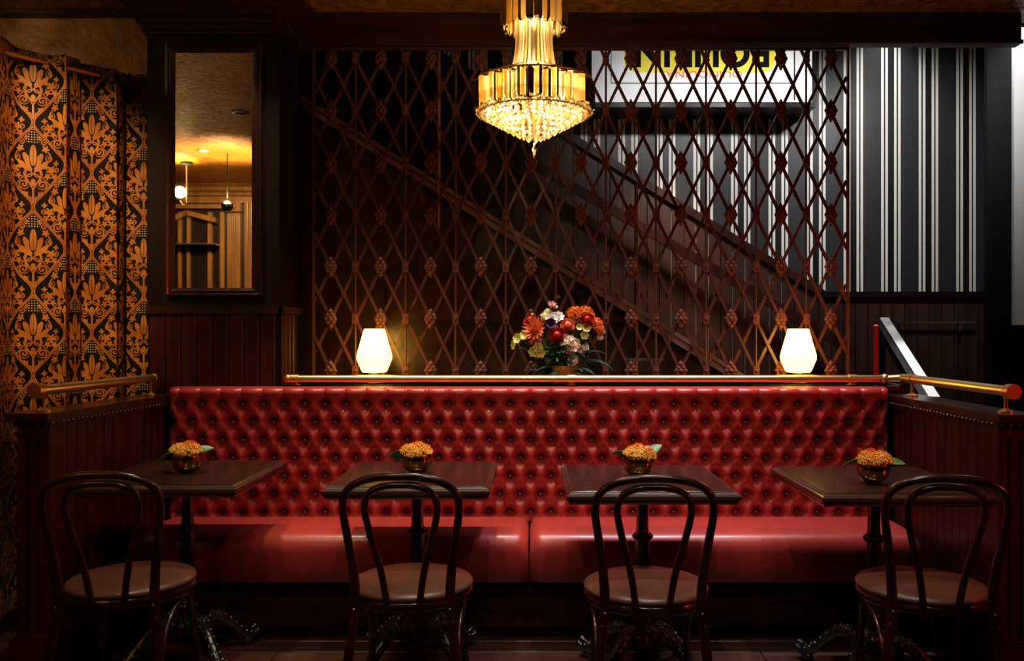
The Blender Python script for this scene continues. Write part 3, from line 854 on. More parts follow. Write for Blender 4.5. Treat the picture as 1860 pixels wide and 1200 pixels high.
# ================================================================== TABLES
def make_table():
    t=thing('cafe_table','','table')
    hw,hd=.30,.315
    prof=[(-.03,.706),(-.012,.706),(-.008,.712),(-.008,.719),(-.002,.722),(0,.728),(0,.736),(-.003,.740),(-.010,.742),(-.0115,.7445),(-.015,.7475),(-.021,.750)]
    m=MB(); m.rect_loft(-hw,hw,-hd,hd,prof[:-1]); 
    m.build('top_edge','table_edge',t)
    MB().rect_loft(-hw,hw,-hd,hd,[(-.021,.7480),(-.021,.7497),(-.0225,.7505)]).build('tabletop','table_wood',t)
    MB().rect_loft(-.14,.14,-.14,.14,[(0,.690),(.02,.7055)]).build('top_plate','iron',t)
    c=MB(); c.lathe([(.030,.20),(.034,.215),(.034,.235),(.027,.245),(.0275,.29),(.031,.30),(.031,.315),(.025,.325),(.027,.36),(.030,.40),(.029,.45),(.026,.505),(.025,.512),(.034,.517),(.036,.527),(.034,.537),(.025,.542),(.023,.56),(.0225,.67),(.030,.68),(.045,.69)],24,flute=.045,nf=8)
    c.build('column','iron',t,smooth=35)
    for z in (.225,.307,.527):
        k=MB()
        for i in range(12): k.sphere((cos(i*PI/6)*.034,sin(i*PI/6)*.034,z),.0068,6,5)
        k.build('collar','iron',t,smooth=60)
    b=MB(); b.lathe([(.036,.195),(.060,.186),(.078,.170),(.090,.150),(.088,.132),(.070,.118),(.045,.105),(.03,.09)],24,flute=.09,nf=8); b.build('base_dome','iron',t,smooth=40)
    fl_=MB()
    for i in range(16):
        a=i*PI/8; fl_.sphere((cos(a)*.082,sin(a)*.082,.155+.01*(i%2)),.014,7,5,(1,1,1.2))
    fl_.build('dome_ornament','iron',t,smooth=60)
    for k in range(4):
        a=k*PI/2+PI/4+.05
        path=spline([(.05,0,.135),(.10,0,.155),(.15,0,.140),(.20,0,.095),(.245,0,.050),(.285,0,.036),(.305,0,.052),(.292,0,.068),(.277,0,.058)],6)
        rr=[.026-.0004*i for i in range(len(path))]
        n=len(path); rr=[.026+(.013-.026)*(i/(n-1)) for i in range(n)]
        lg=MB(); lg.tube(path,rr,9)
        for i in range(3,n-14,3):
            q=path[i]; lg.sphere((q.x,.016,q.z+.012),.0105,6,5); lg.sphere((q.x,-.016,q.z+.012),.0105,6,5); lg.sphere((q.x,0,q.z+.020),.009,6,5)
        lg.sphere((.262,0,.020),.020,8,6,(1.3,1,1))
        lg.sphere((.295,.016,.050),.014,7,5); lg.sphere((.295,-.016,.050),.014,7,5)
        o=lg.build('leg','iron',t,smooth=60); o.rotation_euler=(0,0,a)
    return t
tabs=[(-1.368,3.095,3.735,'square dark wood cafe table at the left end, by the left partition'),
      (-.456,3.073,3.68,'square dark wood cafe table second from the left, left of the bench seam'),
      (.412,2.957,3.60,'square dark wood cafe table third from the left, right of the bench seam'),
      (1.276,2.937,3.553,'square dark wood cafe table at the right end, by the right partition')]
T0=make_table(); tlist=[]
for i,(x,ya,yb,lab) in enumerate(tabs):
    t=T0 if i==0 else copy_tree(T0)
    t.location=(x,(ya+yb)/2,0); tag(t,lab,'table','cafe tables in front of the bench'); tlist.append(t)

# ================================================================== CHAIRS
def make_chair():
    t=thing('bentwood_chair','','chair')
    half=[(.188,-.262,0),(.170,-.226,.25),(.150,-.207,.44),(.153,-.212,.545),(.168,-.229,.656),(.180,-.243,.745),(.171,-.253,.803),(.128,-.261,.838),(.064,-.265,.854)]
    pts=half+[(0,-.266,.857)]+[(-x,y,z) for x,y,z in reversed(half)]
    path=spline(pts,6); n=len(path)
    rr=[.0165-.004*sstep(.40,.75,q.z) if q.z>.4 else .0165-.003*(1-q.z/.4) for q in path]
    MB().tube(path,rr,12).build('back_loop','bentwood',t,smooth=60)
    h2=[(.052,-.192,.405),(.054,-.199,.46),(.071,-.211,.563),(.099,-.231,.675),(.113,-.244,.754),(.097,-.252,.802),(.052,-.257,.824)]
    pts=h2+[(0,-.258,.828)]+[(-x,y,z) for x,y,z in reversed(h2)]
    MB().tube(spline(pts,6),.0112,12).build('inner_loop','bentwood',t,smooth=60)
    MB().lathe([(.150,.412),(.196,.412),(.203,.417),(.206,.428),(.204,.441),(.199,.4455),(.150,.4455)],48).build('seat_rim','bentwood',t,smooth=40)
    MB().lathe([(.150,.4458),(.199,.446),(.206,.451),(.207,.457),(.203,.464),(.190,.470),(.15,.476),(.08,.480),(1e-6,.481)],48).build('seat_pad','seat_leather',t,smooth=50)
    for s_ in (1,-1):
        MB().tube(spline([(s_*.150,.125,.415),(s_*.158,.145,.25),(s_*.180,.190,0)],6),[.017-.0045*i/12 for i in range(13)],12).build('front_leg','bentwood',t,smooth=60)
        a=[(s_*.166,-.218,.22),(s_*.172,-.195,.30),(s_*.176,-.13,.375),(s_*.178,-.03,.402),(s_*.174,.06,.375),(s_*.163,.115,.30),(s_*.160,.138,.22)]
        MB().tube(spline(a,6),.0075,8).build('brace','bentwood',t,smooth=60)
        MB().sphere((s_*.150,-.2225,.433),.0045,8,6).build('screw','steel',t,smooth=60)
        MB().sphere((s_*.158,-.222,.395),.0045,8,6).build('screw','steel',t,smooth=60)
    a=[(-.158,.150,.24),(-.145,.160,.33),(-.08,.172,.395),(0,.176,.405),(.08,.172,.395),(.145,.160,.33),(.158,.150,.24)]
    MB().tube(spline(a,6),.0075,8).build('brace','bentwood',t,smooth=60)
    MB().tube([(cos(k*PI/16)*.15,sin(k*PI/16)*.15-.0,.405) for k in range(32)],.0075,8,closed=True).build('seat_ring','bentwood',t,smooth=60)
    return t
chs=[(-1.374,2.955,-4,'dark bentwood cafe chair at the left end, nearest the curtain'),
     (-.413,2.925,0,'dark bentwood cafe chair second from the left, with a pale sheen on its seat'),
     (.372,2.885,1,'dark bentwood cafe chair third from the left, right of the bench seam'),
     (1.290,2.885,7,'dark bentwood cafe chair at the right end with red-lit edges')]
C0=make_chair()
for i,(x,y,rz,lab) in enumerate(chs):
    c=C0 if i==0 else copy_tree(C0)
    c.location=(x,y,0); c.rotation_euler=(0,0,-math.radians(rz)); tag(c,lab,'chair','bentwood chairs drawn up to the tables')

# ================================================================== FLOWERS
def pincushion(R, n, seed, spike=.5):
    """dome of radiating curled pins"""
    rd=random.Random(seed); m=MB(); m.sphere((0,0,0),R*.55,10,6,(1,1,.8))
    for i in range(n):
        z=rd.uniform(.08,1); a=rd.uniform(0,2*PI); k=math.sqrt(max(0,1-z*z))
        d=Vector((k*cos(a),k*sin(a),z)); L=R*rd.uniform(.85,1.08)
        p1=d*R*.45; p2=d*L; up=Vector((0,0,1)); p3=d*L*.93+(up*.18+d*.05)*R*.5
        sd=d.cross(Vector((.3,.2,1))).normalized()*R*.045; s2=d.cross(sd).normalized()*R*.045
        for (qa,qb,w) in ((p1,p2,1),(p2,p3,1.6)):
            m.add([qa+sd,qa-sd*.5+s2,qa-sd*.5-s2,qb+sd*w,qb-sd*.5*w+s2*w,qb-sd*.5*w-s2*w],[(0,1,4,3),(1,2,5,4),(2,0,3,5),(3,4,5)])
    return m
def blade(L, W, droop=.3, curl=.2, n=6, th=.0012):
    """leaf along +X with thickness"""
    m=MB(); vs=[]; fs=[]
    for i in range(n+1):
        t=i/n; w=W*math.sin(PI*min(1,t*.94+.06))**.8*.5 if t<1 else .0005
        x=L*t; z=-droop*L*t*t
        for s_ in (-1,0,1): 
            vs.append((x,s_*w,z+(curl*w if s_ else 0)+th)); 
        for s_ in (-1,0,1): vs.append((x,s_*w,z+(curl*w if s_ else 0)))
    for i in range(n):
        a,b=i*6,(i+1)*6
        fs+=[(a,b,b+1,a+1),(a+1,b+1,b+2,a+2),(a+4,b+4,b+3,a+3),(a+5,b+5,b+4,a+4),(a+3,b+3,b,a),(a+2,b+2,b+5,a+5)]
    return m.add(vs,fs)
def petal_flower(R, n, rows=1, cup=.4, Wf=.8, seed=0):
    m=MB(); rd=random.Random(seed)
    for r in range(rows):
        k=1-r/(rows+.2)
        for i in range(n):
            a=2*PI*(i+.5*r)/n+rd.uniform(-.1,.1)
            b=blade(R*k,R*k*Wf*2*PI/n*1.1,-cup*(1+r*.8),.35,4)
            m.merge(b,Matrix.Rotation(a,4,'Z')@Matrix.Rotation(-.15-.25*r,4,'Y'))
    m.sphere((0,0,R*.08),R*.16,8,5)
    return m
def rose(R, seed=0):
    m=MB(); rd=random.Random(seed)
    m.sphere((0,0,R*.1),R*.55,10,7,(1,1,1.1))
    for r in range(4):
        n=5; rr=R*(.45+.18*r)
        for i in range(n):
            a0=2*PI*(i+.37*r)/n; vs=[];fs=[]
            for u in range(6):
                for v in range(4):
                    a=a0+(u/5-.5)*1.7; h=v/3
                    q=rr*(.55+.55*h-.10*math.cos((u/5-.5)*PI)*(h>.9))
                    vs.append((q*cos(a),q*sin(a),R*(-.5+1.15*h*(1-.13*r)-.25*abs(u/5-.5)*h)))
            for u in range(5):
                for v in range(3): fs.append((u*4+v,(u+1)*4+v,(u+1)*4+v+1,u*4+v+1))
            m.add(vs,fs)
    return m
def ruffle(R, seed=0, n=70):
    m=MB(); rd=random.Random(seed); m.sphere((0,0,0),R*.75,12,8)
    for i in range(n):
        z=rd.uniform(-.7,1); a=rd.uniform(0,2*PI); k=math.sqrt(1-z*z)
        d=Vector((k*cos(a),k*sin(a),z)); b=blade(R*.42,R*.42,-.1,.5,3)
        q=d.to_track_quat('X','Z').to_matrix().to_4x4(); q.translation=d*R*.58
        m.merge(b,q@Matrix.Rotation(rd.uniform(-.9,.9),4,'X')@Matrix.Rotation(rd.uniform(-.7,.7),4,'Y'))
    return m
def fern(L, seed=0, n=16):
    m=MB(); rd=random.Random(seed)
    path=[Vector((L*t,0,.18*L*math.sin(t*2.2)-.42*L*t*t)) for t in [i/12 for i in range(13)]]
    m.tube(path,[.0018*(1-i/14) for i in range(13)],5)
    for i in range(1,n+1):
        t=i/(n+1); k=min(11,int(t*12)); f=t*12-k; q=path[k].lerp(path[k+1],f)
        ll=L*.26*math.sin(PI*min(.97,t*.8+.18))
        for s_ in (1,-1):
            b=blade(ll,ll*.26,.35,.2,3,.0008)
            m.merge(b,Matrix.Translation(q)@Matrix.Rotation(s_*(1.05-.25*t),4,'Z'))
    return m

def orient(d):
    return Vector(d).to_track_quat('Z','Y').to_euler()

# table bowls
pin_a=pincushion(.043,230,1).mesh('flower','petal_amber',60)
pin_b=pincushion(.036,190,2).mesh('flower','petal_orange',60)
lf_=blade(.062,.036,.25,.3,7).mesh('leaf','leaf',60)
bowlm=MB().lathe([(.020,0),(.024,.002),(.040,.010),(.052,.024),(.0585,.042),(.060,.060),(.0585,.068),(.0565,.068),(.057,.058),(.054,.042),(.045,.026),(.030,.016),(1e-6,.013)],40).mesh('bowl','bronze',40)
bspec=[(340,842,'bronze bowl of amber flowers on the leftmost table, leaves reaching left',[(.055,2.6,.15),(.045,3.5,-.2),(.04,.5,.4)]),
       (757,843,'bronze bowl of amber flowers on the second table, single leaf reaching left',[(.05,3.0,.05),(.045,2.6,-.3)]),
       (1160,848,'bronze bowl of amber flowers on the third table, upright green leaf at right',[(.05,.35,.75),(.045,2.8,.3)]),
       (1586,860,'bronze bowl of amber flowers on the rightmost table, leaves on both sides',[(.055,3.1,.1),(.055,0,.15)])]
for i,(u,v,lab,lvs) in enumerate(bspec):
    D=F*(CH-.7505)/(v+14-PY); 
    D=(CH-.7505-.034)*F/(v-PY)
    t=thing('flower_bowl',lab,'flower bowl',((u-PX)/F*D,D,.7507),i*1.1,'flower bowls on the tables')
    t.rotation_euler=(0,0,0)
    inst('bowl',bowlm,t)
    rd=random.Random(i)
    for k,(dx,dy,me,sc) in enumerate(((-.026,-.010,pin_a,.85),(.022,-.012,pin_a,.88),(.0,.022,pin_b,.95),(-.002,-.026,pin_a,.7))):
        inst('flower',me,t,(dx,dy,.074+.008*(k==2)),(rd.uniform(-.3,.3),rd.uniform(-.3,.3),rd.uniform(0,6)),(sc*1.15,)*3)
    for (r,a,tilt) in lvs:
        inst('leaf',lf_,t,(cos(a)*r*.7,sin(a)*r*.7-.012,.074),(.5,-tilt,a),(1.25,)*3)
    if i==3:
        MB().tube(spline([(.0,.02,.07),(.004,.02,.095),(.010,.02,.118)],4),.0012,5).build('stem','leaf_dark',t)

# big basket on the ledge
BD=4.14; kx=BD/F
fb=thing('flower_basket','woven copper-brown basket overflowing with mixed flowers on the ledge','flower basket',((1027-PX)*kx,BD,LZ0+.0005))
def fp(u,v,dy=0): 
    D=BD+dy; return ((u-PX)/F*D-fb.location.x, dy, CH-(v-PY)/F*D-fb.location.z)
bk=MB(); bk.lathe([(.056,0),(.060,.004),(.068,.04),(.072,.082),(.069,.084),(.064,.04),(.056,.008),(1e-6,.008)],28)
bk.build('basket_wall','basket',fb,smooth=50)
for j in range(9):
    z=.008+j*.0092; rr=.0615+.012*(z/.082)
    bk=MB(); bk.tube([(cos(2*PI*k/56)*(rr+.003*(1 if (k//2+j)%2 else -1)),sin(2*PI*k/56)*(rr+.003*(1 if (k//2+j)%2 else -1)),z) for k in range(56)],.0050,5,closed=True); bk.build('basket_weave','basket',fb,smooth=60)
MB().sphere((0,0,.095),.082,14,9,(1.3,.62,1.05)).build('foliage_core','leaf_dark',fb,smooth=60)
ppo=pincushion(.036,220,5).mesh('flower','petal_orange',60)
rs=rose(.027,1).mesh('flower','petal_red',60)
rc=rose(.025,3).mesh('flower','petal_coral',60)
hy=ruffle(.036,2,90).mesh('flower','petal_cream',60)
hyw=ruffle(.024,4,50).mesh('flower','petal_white',60)
sp_=petal_flower(.045,16,2,.5,.55,3).mesh('flower','petal_coral',60)
al=petal_flower(.023,6,1,.4,.9,4).mesh('flower','petal_lime',60)
wh=petal_flower(.026,8,2,.3,.9,6).mesh('flower','petal_white',60)
pk=petal_flower(.016,6,2,.9,.9,7).mesh('flower','petal_pink',60)
pu_=petal_flower(.020,5,2,.6,.9,8).mesh('flower','petal_purple',60)
lime=ruffle(.022,9,40).mesh('flower','petal_lime',60)
def fl_at(me,u,v,dy,nd,sc=1.0):
    q=Vector(fp(u,v,dy)); n_=Vector(nd).normalized()
    MB().tube(spline([(q.x*.25,.0,.07),(q.x*.7-n_.x*.02,q.y*.4+.01,.07+(q.z-.07)*.6),tuple(q-n_*.004)],4),.0016,5).build('stem','leaf',fb)
    inst('flower',me,fb,fp(u,v,dy),orient(nd),(sc*1.38,)*3)
for me,u,v,dy,nd,sc in (
    (ppo,1045,573,-.01,(0,-.5,1),.92),(ppo,1062,574,.0,(.3,-.4,1),.98),(ppo,1080,590,-.01,(.8,-.6,.5),.80),(ppo,1086,598,-.02,(.9,-.5,.2),.6),
    (rs,1066,580,-.045,(.1,-1,.4),.95),(rc,1031,590,-.05,(0,-1,.4),1.0),(rs,1012,609,-.065,(-.1,-1,.3),1.1),(rs,964,582,-.01,(-.4,-.8,.6),.95),
    (hy,1036,628,-.06,(0,-1,.2),1.05),(hy,1039,652,-.06,(0,-1,-.1),.70),(hy,1025,613,-.05,(0,-1,.3),.5),
    (hyw,1062,632,-.045,(.4,-1,.1),.75),(hyw,1055,637,-.05,(.4,-1,-.1),.6),(hyw,1092,602,-.01,(.9,-.6,0),.62),(hyw,1090,612,-.01,(.9,-.6,-.2),.55),(hyw,1093,594,0,(.9,-.5,.3),.4),
    (sp_,975,597,-.045,(-.4,-1,.2),1.05),(sp_,972,607,-.05,(-.2,-1,-.3),.8),
    (wh,1003,580,-.035,(-.1,-1,.4),1.05),(wh,1014,577,-.03,(.1,-.9,.6),.9),(wh,1008,596,-.05,(0,-1,0),.6),
    (pu_,1001,587,-.055,(-.1,-1,.1),1.0),(pk,1001,558,-.005,(.2,-.6,.8),1.1),(pk,1006,560,0,(.5,-.6,.8),.8),
    (lime,990,575,-.02,(-.2,-.8,.6),.9),(lime,1040,582,-.01,(0,-.6,.8),.8),(lime,995,567,0,(0,-.5,1),.7),
    (al,955,609,-.03,(-.5,-1,.3),.95),(al,943,615,-.02,(-.7,-.8,.2),.95),(al,936,626,-.02,(-1,-.5,-.1),.8),(al,978,631,-.055,(-.2,-1,.1),.9),(al,970,638,-.05,(-.3,-1,-.2),.9),(al,982,640,-.06,(0,-1,-.2),.85),
    (al,1064,595,-.05,(.2,-1,.2),.8),(al,1061,608,-.05,(.2,-1,0),.75),(al,1052,594,-.05,(.1,-1,.2),.6),(lime,967,571,.0,(0,-.8,.8),.28)):
    fl_at(me,u,v,dy,nd,sc)
ld=blade(.075,.035,.3,.3,6).mesh('leaf','leaf_dark',60)
ll_=blade(.055,.026,.3,.3,6).mesh('leaf','leaf',60)
rd=random.Random(11)
for i in range(80):
    a=rd.uniform(0,2*PI); el=rd.uniform(-.5,.9)
    inst('leaf',ld if i%3 else ll_,fb,(cos(a)*.05,min(.02,sin(a)*.04)-.01,.07+rd.uniform(0,.13)),(rd.uniform(-.5,.5),-el,a))
fe=fern(.15,1).mesh('fern_frond','leaf_dark',60); ft=fern(.15,2).mesh('fern_frond','fern_teal',60)
for (a,tilt,sc,me,z) in ((.0,-.05,1.25,ft,.10),(-.15,-.35,1.05,fe,.12),(.3,.2,1.1,fe,.10),(-.4,.2,.9,fe,.08),(PI,.1,1.15,fe,.09),(PI+.25,.35,1.1,fe,.08),(PI-.3,-.1,1.0,fe,.10),(PI+.5,-.1,.9,fe,.07),(-.9,.1,.7,fe,.06),(-2.2,.15,.75,fe,.06)):
    inst('fern_frond',me,fb,(cos(a)*.04,sin(a)*.03-.005,z),(0,tilt,a),(sc,)*3)

# ================================================================== LAMPS ON THE LEDGE
def lamp(u,label):
    D=4.14; k=D/F
    t=thing('table_lamp',label,'lamp',((u-PX)*k,D,LZ0+.0005),0,'glass lamps on the bench ledge')
    zb=CH-(677-PY)*k-(LZ0+.0005); zt=CH-(597-PY)*k-(LZ0+.0005)
    MB().lathe([(.040,0),(.040,.004),(.026,.008),(.024,zb-.006),(.030,zb-.003),(.030,zb+.002)],24).build('base','silver_tin',t,smooth=40)
    h=zt-zb
    MB().lathe([(.030,zb+.003),(.056,zb+.004),(.0615,zb+.012),(.083,zb+h*.30),(.0845,zb+h*.36),(.083,zb+h*.42),(.050,zb+h-.004),(.047,zb+h),(.030,zb+h-.001),(1e-6,zb+h-.001)],28).build('shade','lamp_shade',t,smooth=35)
    return t
lamp(680,'glowing cream glass lamp on the ledge at left, before the lattice')
lamp(1450,'glowing cream glass lamp on the ledge at right, before the lattice')

# ================================================================== CHANDELIER
CD=3.2; kc=CD/F
def cz(v): return CH-(v-PY)*kc
ch=thing('chandelier','tiered crystal chandelier with gold frame glowing above the tables','chandelier',(.0,CD,ZC))
def zl(v): return cz(v)-ZC
def prism_mesh(name,L,wd,th,mat='crystal'):
    m=MB()
    prof=[(0,.25),(.05,.8),(.10,1),(.86,1),(.95,.8),(1,.15)]
    vs=[];fs=[]
    for (t,k) in prof:
        z=-L*t
        for (x,y) in ((-wd/2,0),(0,-th),(wd/2,0),(0,th*.4)): vs.append((x*k,y*k,z))
    for i in range(len(prof)-1):
        for q in range(4): fs.append((i*4+q,i*4+(q+1)%4,(i+1)*4+(q+1)%4,(i+1)*4+q))
    fs.append((3,2,1,0)); fs.append(tuple((len(prof)-1)*4+q for q in range(4)))
    m.add(vs,fs); return m.mesh(name,mat)
rdc=random.Random(3)
def ringparts(L,wd,th,n,r,z,ph=.5,zj=0):
    ms=[prism_mesh('crystal_prism',L,wd,th,k) for k in ('crystal','crystal_gold','crystal_clear')]
    for k in range(n):
        a=2*PI*(k+ph)/n
        inst('crystal_prism',ms[rdc.choice((0,0,1,1,2))],ch,(cos(a)*r,sin(a)*r,z+(zj if k%2 else 0)+rdc.uniform(-.002,.002)),(0,0,a+PI/2+rdc.uniform(-.15,.15)))
lowz=zl(152)
ringparts(.112,.030,.012,44,.214,lowz,.5,.008)
ringparts(.100,.030,.010,40,.202,lowz-.004,0,.006)
ringparts(.060,.024,.009,36,.186,lowz-.060,.5,.004)
ringparts(.108,.030,.012,24,.114,zl(4),.5,.006)
ringparts(.100,.028,.010,22,.103,zl(6),0,.005)
# hourglass of long rods
rodm=MB(); pts=spline([(.066,0,0),(.062,0,-.07),(.063,0,-.13),(.074,0,-.20),(.096,0,-.275)],5)
rodm.tube(pts,[.0072]*len(pts),6); rme=rodm.mesh('crystal_rod','crystal',40)
rmg=rodm.mesh('crystal_rod','crystal_gold',40)
for k in range(28): inst('crystal_rod',rmg if k%3==1 else rme,ch,(0,0,zl(22)),(0,0,2*PI*k/28))
# beaded bowl
beadg=MB().lathe([(1e-6,-.013),(.0075,-.006),(.0115,0),(.0075,.007),(1e-6,.012)],6)
bead=[beadg.mesh('crystal_bead',k_) for k_ in ('crystal','crystal_gold','crystal_clear')]
zb0=lowz-.108; zbot=zl(256)
for j in range(9):
    t_=j/8.6; rr=.207*(1-t_)**.80; z=zb0+(zbot-zb0)*(t_**1.15)
    n=max(1,int(2*PI*rr/.0265))
    for k in range(n):
        a=2*PI*(k+.5*(j%2))/n; inst('crystal_bead',bead[rdc.choice((0,0,0,1,2,2))],ch,(cos(a)*rr,sin(a)*rr,z),(0,0,a))
fin=MB().lathe([(1e-6,zbot-.005),(.006,zbot-.012),(.004,zbot-.020),(.012,zbot-.034),(.005,zbot-.046),(.007,zbot-.052),(1e-6,zbot-.066)],8); fin.build('finial','crystal',ch)
# frame
fz=lowz+.004
for (r,z) in ((.214,fz),(.190,lowz-.058),(.205,lowz-.112),(.112,zl(2)),(.066,zl(22)),(.088,zl(150))):
    MB().tube([(cos(2*PI*k/48)*r,sin(2*PI*k/48)*r,z) for k in range(48)],.0035,6,closed=True).build('frame_ring','brass',ch,smooth=60)
for k in range(6):
    a=k*PI/3; MB().tube([(cos(a)*.008,sin(a)*.008,zl(110)),(cos(a)*.214,sin(a)*.214,fz)],.003,6).build('frame_arm','brass',ch,smooth=60)
MB().tube([(0,0,-.02),(0,0,zl(250))],.006,8).build('stem','brass',ch,smooth=60)
MB().lathe([(.07,0),(.072,-.008),(.05,-.022),(.012,-.03)],24).build('canopy','brass',ch,smooth=50)
for k in range(6):
    a=k*PI/3+.3; MB().lathe([(1e-6,.035),(.008,.02),(.012,0),(.008,-.012),(.006,-.02)],10,(cos(a)*.115,sin(a)*.115,lowz-.035)).build('bulb','bulb',ch,smooth=60)
for k in range(3):
    a=k*2*PI/3+.3; point('chandelier_light',(cos(a)*.07,CD+sin(a)*.07,cz(152)-.02),4.6,(1,.83,.56),.025)
point('chandelier_light',(0,CD,cz(170)-.05),3.2,(1,.83,.56),.02)
point('chandelier_light',(0,CD,cz(35)),3.0,(1,.83,.56),.02)
MB().lathe([(1e-6,.03),(.008,.02),(.012,0),(.008,-.012),(.006,-.02)],10,(0,.02,zl(35))).build('bulb','bulb',ch,smooth=60)

# ================================================================== CURTAIN
c1=Vector((-2.45,3.42,0)); c2=Vector((-1.855,4.275,0))
cu=thing('curtain','floor-length black and gold damask curtain hanging from a rod at left','curtain',(c1.x,c1.y,0))
d=(c2-c1); CL=d.length; d.normalize(); nn=Vector((d.y,-d.x,0))   # nn towards the camera side
zt,zb_=2.535,.10
NU,NV=300,40
def fold(s):
    # deep grommet folds, about seven over the length
    ph=2*PI*s/.235+.6*sin(s*7.0)
    return .066*sin(ph)+.014*sin(2.3*ph+1.0), .020*sin(2*ph)
vs=[];fs=[];uvs=[];arc=0;prev=None
cols=[]
for i in range(NU+1):
    s=CL*i/NU; o,sl=fold(s); q=d*(s+sl)+nn*(o+.02)
    if prev is not None: arc+=(q-prev).length
    prev=q; cols.append((q.copy(),arc,o))
for (q,ar,o) in cols:
    for j in range(NV+1):
        z=zb_+(zt-zb_)*j/NV
        k=1.0-.10*(z-zb_)/(zt-zb_)+.06*sin(z*2.1+ar*3)
        base=q-nn*(o+.02)
        p=base+nn*((o)*k+.02)
        vs.append((p.x,p.y,z+(.012*math.sin(ar*14) if j==NV else 0))); uvs.append((ar,z))
for i in range(NU):
    for j in range(NV):
        k=i*(NV+1)+j; fs.append((k,k+NV+1,k+NV+2,k+1))
m=MB(); m.v=vs; m.f=fs
me=m.mesh('cloth','damask',80)
ul=me.uv_layers.new(name='UVMap')
for lp in me.loops: ul.data[lp.index].uv=uvs[lp.vertex_index]
inst('cloth',me,cu)
rod=thing('curtain_rod','slim bronze rod carrying the damask curtain','curtain rod',(c1.x,c1.y,2.49))
a=-d*.25+nn*.02; b=d*(CL-.02)+nn*.02
MB().tube([(a.x,a.y,0),(b.x,b.y,0)],.011,12).build('rod','copper',rod,smooth=60)
MB().sphere((a.x,a.y,0),.022,12,8).build('finial','copper',rod,smooth=60)
MB().tube([(b.x-d.x*.10,b.y-d.y*.10,0),(b.x-d.x*.10,4.30-c1.y,0)],.007,8).build('bracket','copper',rod,smooth=60)

# ================================================================== BAR BEHIND THE CAMERA (seen in the mirror)
yb=-1.2; Pm=2*CY-.01-yb
def R3(u,v,P=Pm): return Vector(((u-PX)/F*P, 2*CY-.02-P, CH-(v-PY)/F*P))
wb=structure(MB().box(-4.4,3.6,-1.45,-1.2,0,ZC).build('wall_back','wood_dark'))
zc0=R3(0,356).z
structure(MB().prism([(-4.3,yb,zc0),(-4.3,yb+.03,zc0),(-4.3,yb+.04,zc0+.03),(-4.3,yb+.075,zc0+.05),(-4.3,yb+.08,zc0+.085),(-4.3,yb+.12,ZC-.012),(-4.3,yb+.13,ZC-.001),(-4.3,yb,ZC-.001)],(3.2,0,0)).build('trim_11','bar_wood'))
co=bpy.data.objects['trim_11']
dm=MB().box(0,.022,0,.016,0,.022).mesh('dentil','bar_wood')
for i in range(60): inst('dentil',dm,co,(-4.2+i*.04,yb+.0755,zc0+.056))
bar=thing('back_bar','carved golden brown back bar with fluted pilaster seen in mirror','cabinet',(-3.5,yb,0))
ox=-3.5
def bxx(u0,u1,v0,v1,y0,y1): 
    a,b=R3(u0,v1),R3(u1,v0); return MB().cbox(a.x-ox,b.x-ox,y0,y1,a.z,b.z,.004)
bxx(330,470,358,370,.001,.05).build('frieze','bar_wood',bar)
bxx(280,412,372,380,.001,.06).build('lintel','bar_wood',bar)
p0,p1=R3(416,0).x-ox,R3(440,0).x-ox
MB().box(p0,p1,.001,.05,0,R3(0,388).z).build('pilaster_core','bar_wood',bar)
nf=6; fw=(p1-p0)/nf
for i in range(nf): MB().tube([(p0+fw*(i+.5),.05,.3),(p0+fw*(i+.5),.05,R3(0,392).z)],fw*.40,8).build('flute','bar_wood',bar,smooth=60)
bxx(414,442,366,386,.001,.07).build('capital','bar_wood',bar)
q=R3(428,376); MB().sphere((q.x-ox,.075,q.z),.035,12,8,(1,.4,1)).build('capital_rosette','bar_wood',bar,smooth=60)
p0,p1=R3(448,0).x-ox,R3(472,0).x-ox
MB().box(p0,p1,.001,.06,0,R3(0,366).z).build('pilaster_core','bar_wood',bar)
for i in range(3): MB().tube([(p0+.03+i*.045,.06,.3),(p0+.03+i*.045,.06,R3(0,370).z)],.016,8).build('flute','bar_wood',bar,smooth=60)
for (u0,u1) in ((326,332),(342,348),(380,388),(402,410)):
    bxx(u0,u1,386,525,.001,.04).build('stile','bar_wood',bar)
a,b=R3(345,388),R3(398,402); MB().bar((a.x-ox,.06,a.z),(b.x-ox,.06,b.z),.08,.05).build('pediment','bar_wood',bar)
a,b=R3(325,398),R3(345,388); MB().bar((a.x-ox,.06,a.z),(b.x-ox,.06,b.z),.08,.05).build('pediment','bar_wood',bar)
a,b=R3(322,446),R3(402,446); MB().bar((a.x-ox,.10,a.z),(b.x-ox,.10,b.z),.2,.012).build('shelf','steel',bar)
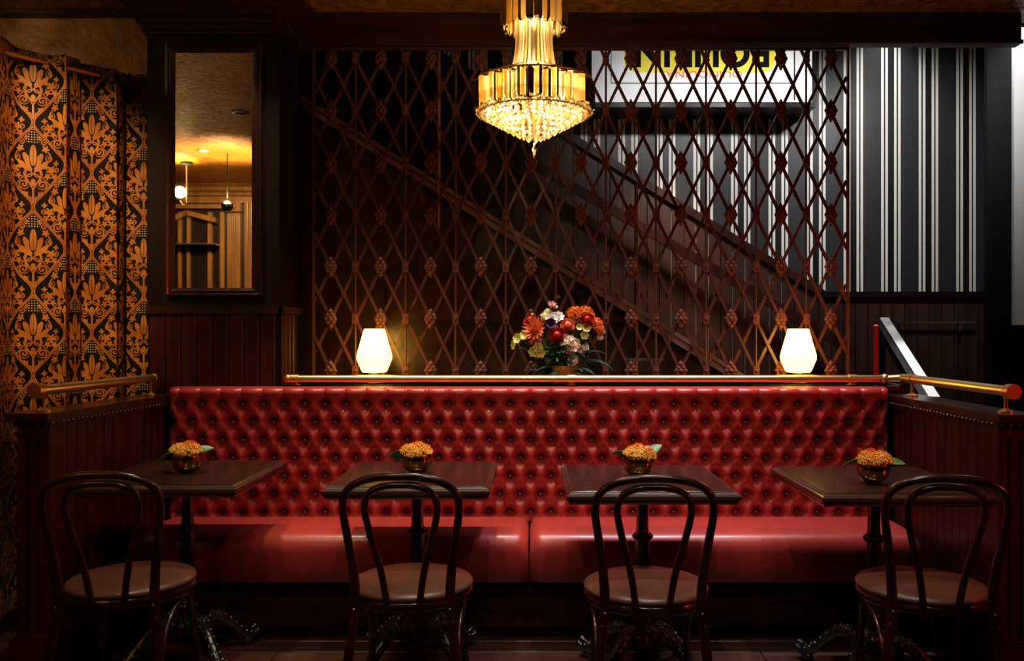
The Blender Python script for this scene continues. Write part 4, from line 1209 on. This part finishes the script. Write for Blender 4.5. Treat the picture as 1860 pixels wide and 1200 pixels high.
# lamps hanging near it
g=R3(327,345,8.0)
t=thing('globe_pendant','glowing globe pendant lamp on a brass arm, seen in mirror','lamp',(g.x+.06,g.y,ZC))
MB().lathe([(.055,0),(.055,-.02),(.02,-.03)],16).build('canopy','black_paint',t,smooth=40)
MB().tube([(0,0,-.02),(0,0,g.z-ZC-.12),(-.03,0,g.z-ZC-.14),(-.06,0,g.z-ZC-.10)],.006,8).build('arm','brass',t,smooth=60)
MB().sphere((-.06,0,g.z-ZC-.02),.052,16,12).build('globe','globe_lamp',t,smooth=70)
spot('globe_uplight',(g.x+.02,g.y+.1,g.z+.06),(g.x+.02,g.y+.12,ZC),60,(1,.70,.32),120,.9,.015)
g=R3(413,373,7.6)
t=thing('uplight_pendant','black bowl pendant lamp lighting the gold ceiling, seen in mirror','lamp',(g.x,g.y,ZC))
zz=g.z-ZC
MB().tube([(0,0,0),(0,0,zz)],.004,6).build('cord','black_paint',t)
MB().lathe([(1e-6,zz-.05),(.03,zz-.045),(.05,zz-.02),(.055,zz+.01),(.05,zz+.01),(.045,zz-.015),(1e-6,zz-.04)],20).build('bowl_shade','black_paint',t,smooth=50)
MB().sphere((0,.0,zz+.012),.028,12,8).build('globe','globe_lamp',t,smooth=60)
spot('uplight',(g.x,g.y,g.z+.06),(g.x,g.y,ZC),150,(1,.70,.32),130,.9,.02)
g=R3(370,272,7.47)
t=thing('recessed_downlight','small round recessed downlight in the gold ceiling, seen in mirror','lamp',(g.x,g.y,ZC-.0005))
MB().lathe([(.055,0),(.055,-.006),(.040,-.008),(.038,-.002)],20).build('trim_ring','steel',t,smooth=40)
MB().lathe([(.036,-.001),(.036,-.004)],16).build('lens','globe_lamp',t)
spot('bar_downlight',(g.x,g.y,ZC-.02),(g.x-.5,yb,1.9),110,(1,.72,.36),80,.8,.03)
spot('bar_downlight',(-2.7,.2,ZC-.02),(-3.2,yb,1.9),110,(1,.72,.36),80,.8,.03)

g=R3(437,205,6.19)
t=thing('recessed_downlight','unlit round downlight trim higher in the mirror reflection','lamp',(g.x,g.y,ZC-.0005))
MB().lathe([(.060,0),(.060,-.006),(.042,-.009),(.040,-.002)],20).build('trim_ring','steel',t,smooth=40)
MB().lathe([(.038,-.001),(.038,-.003)],16).build('lens','black_paint',t)
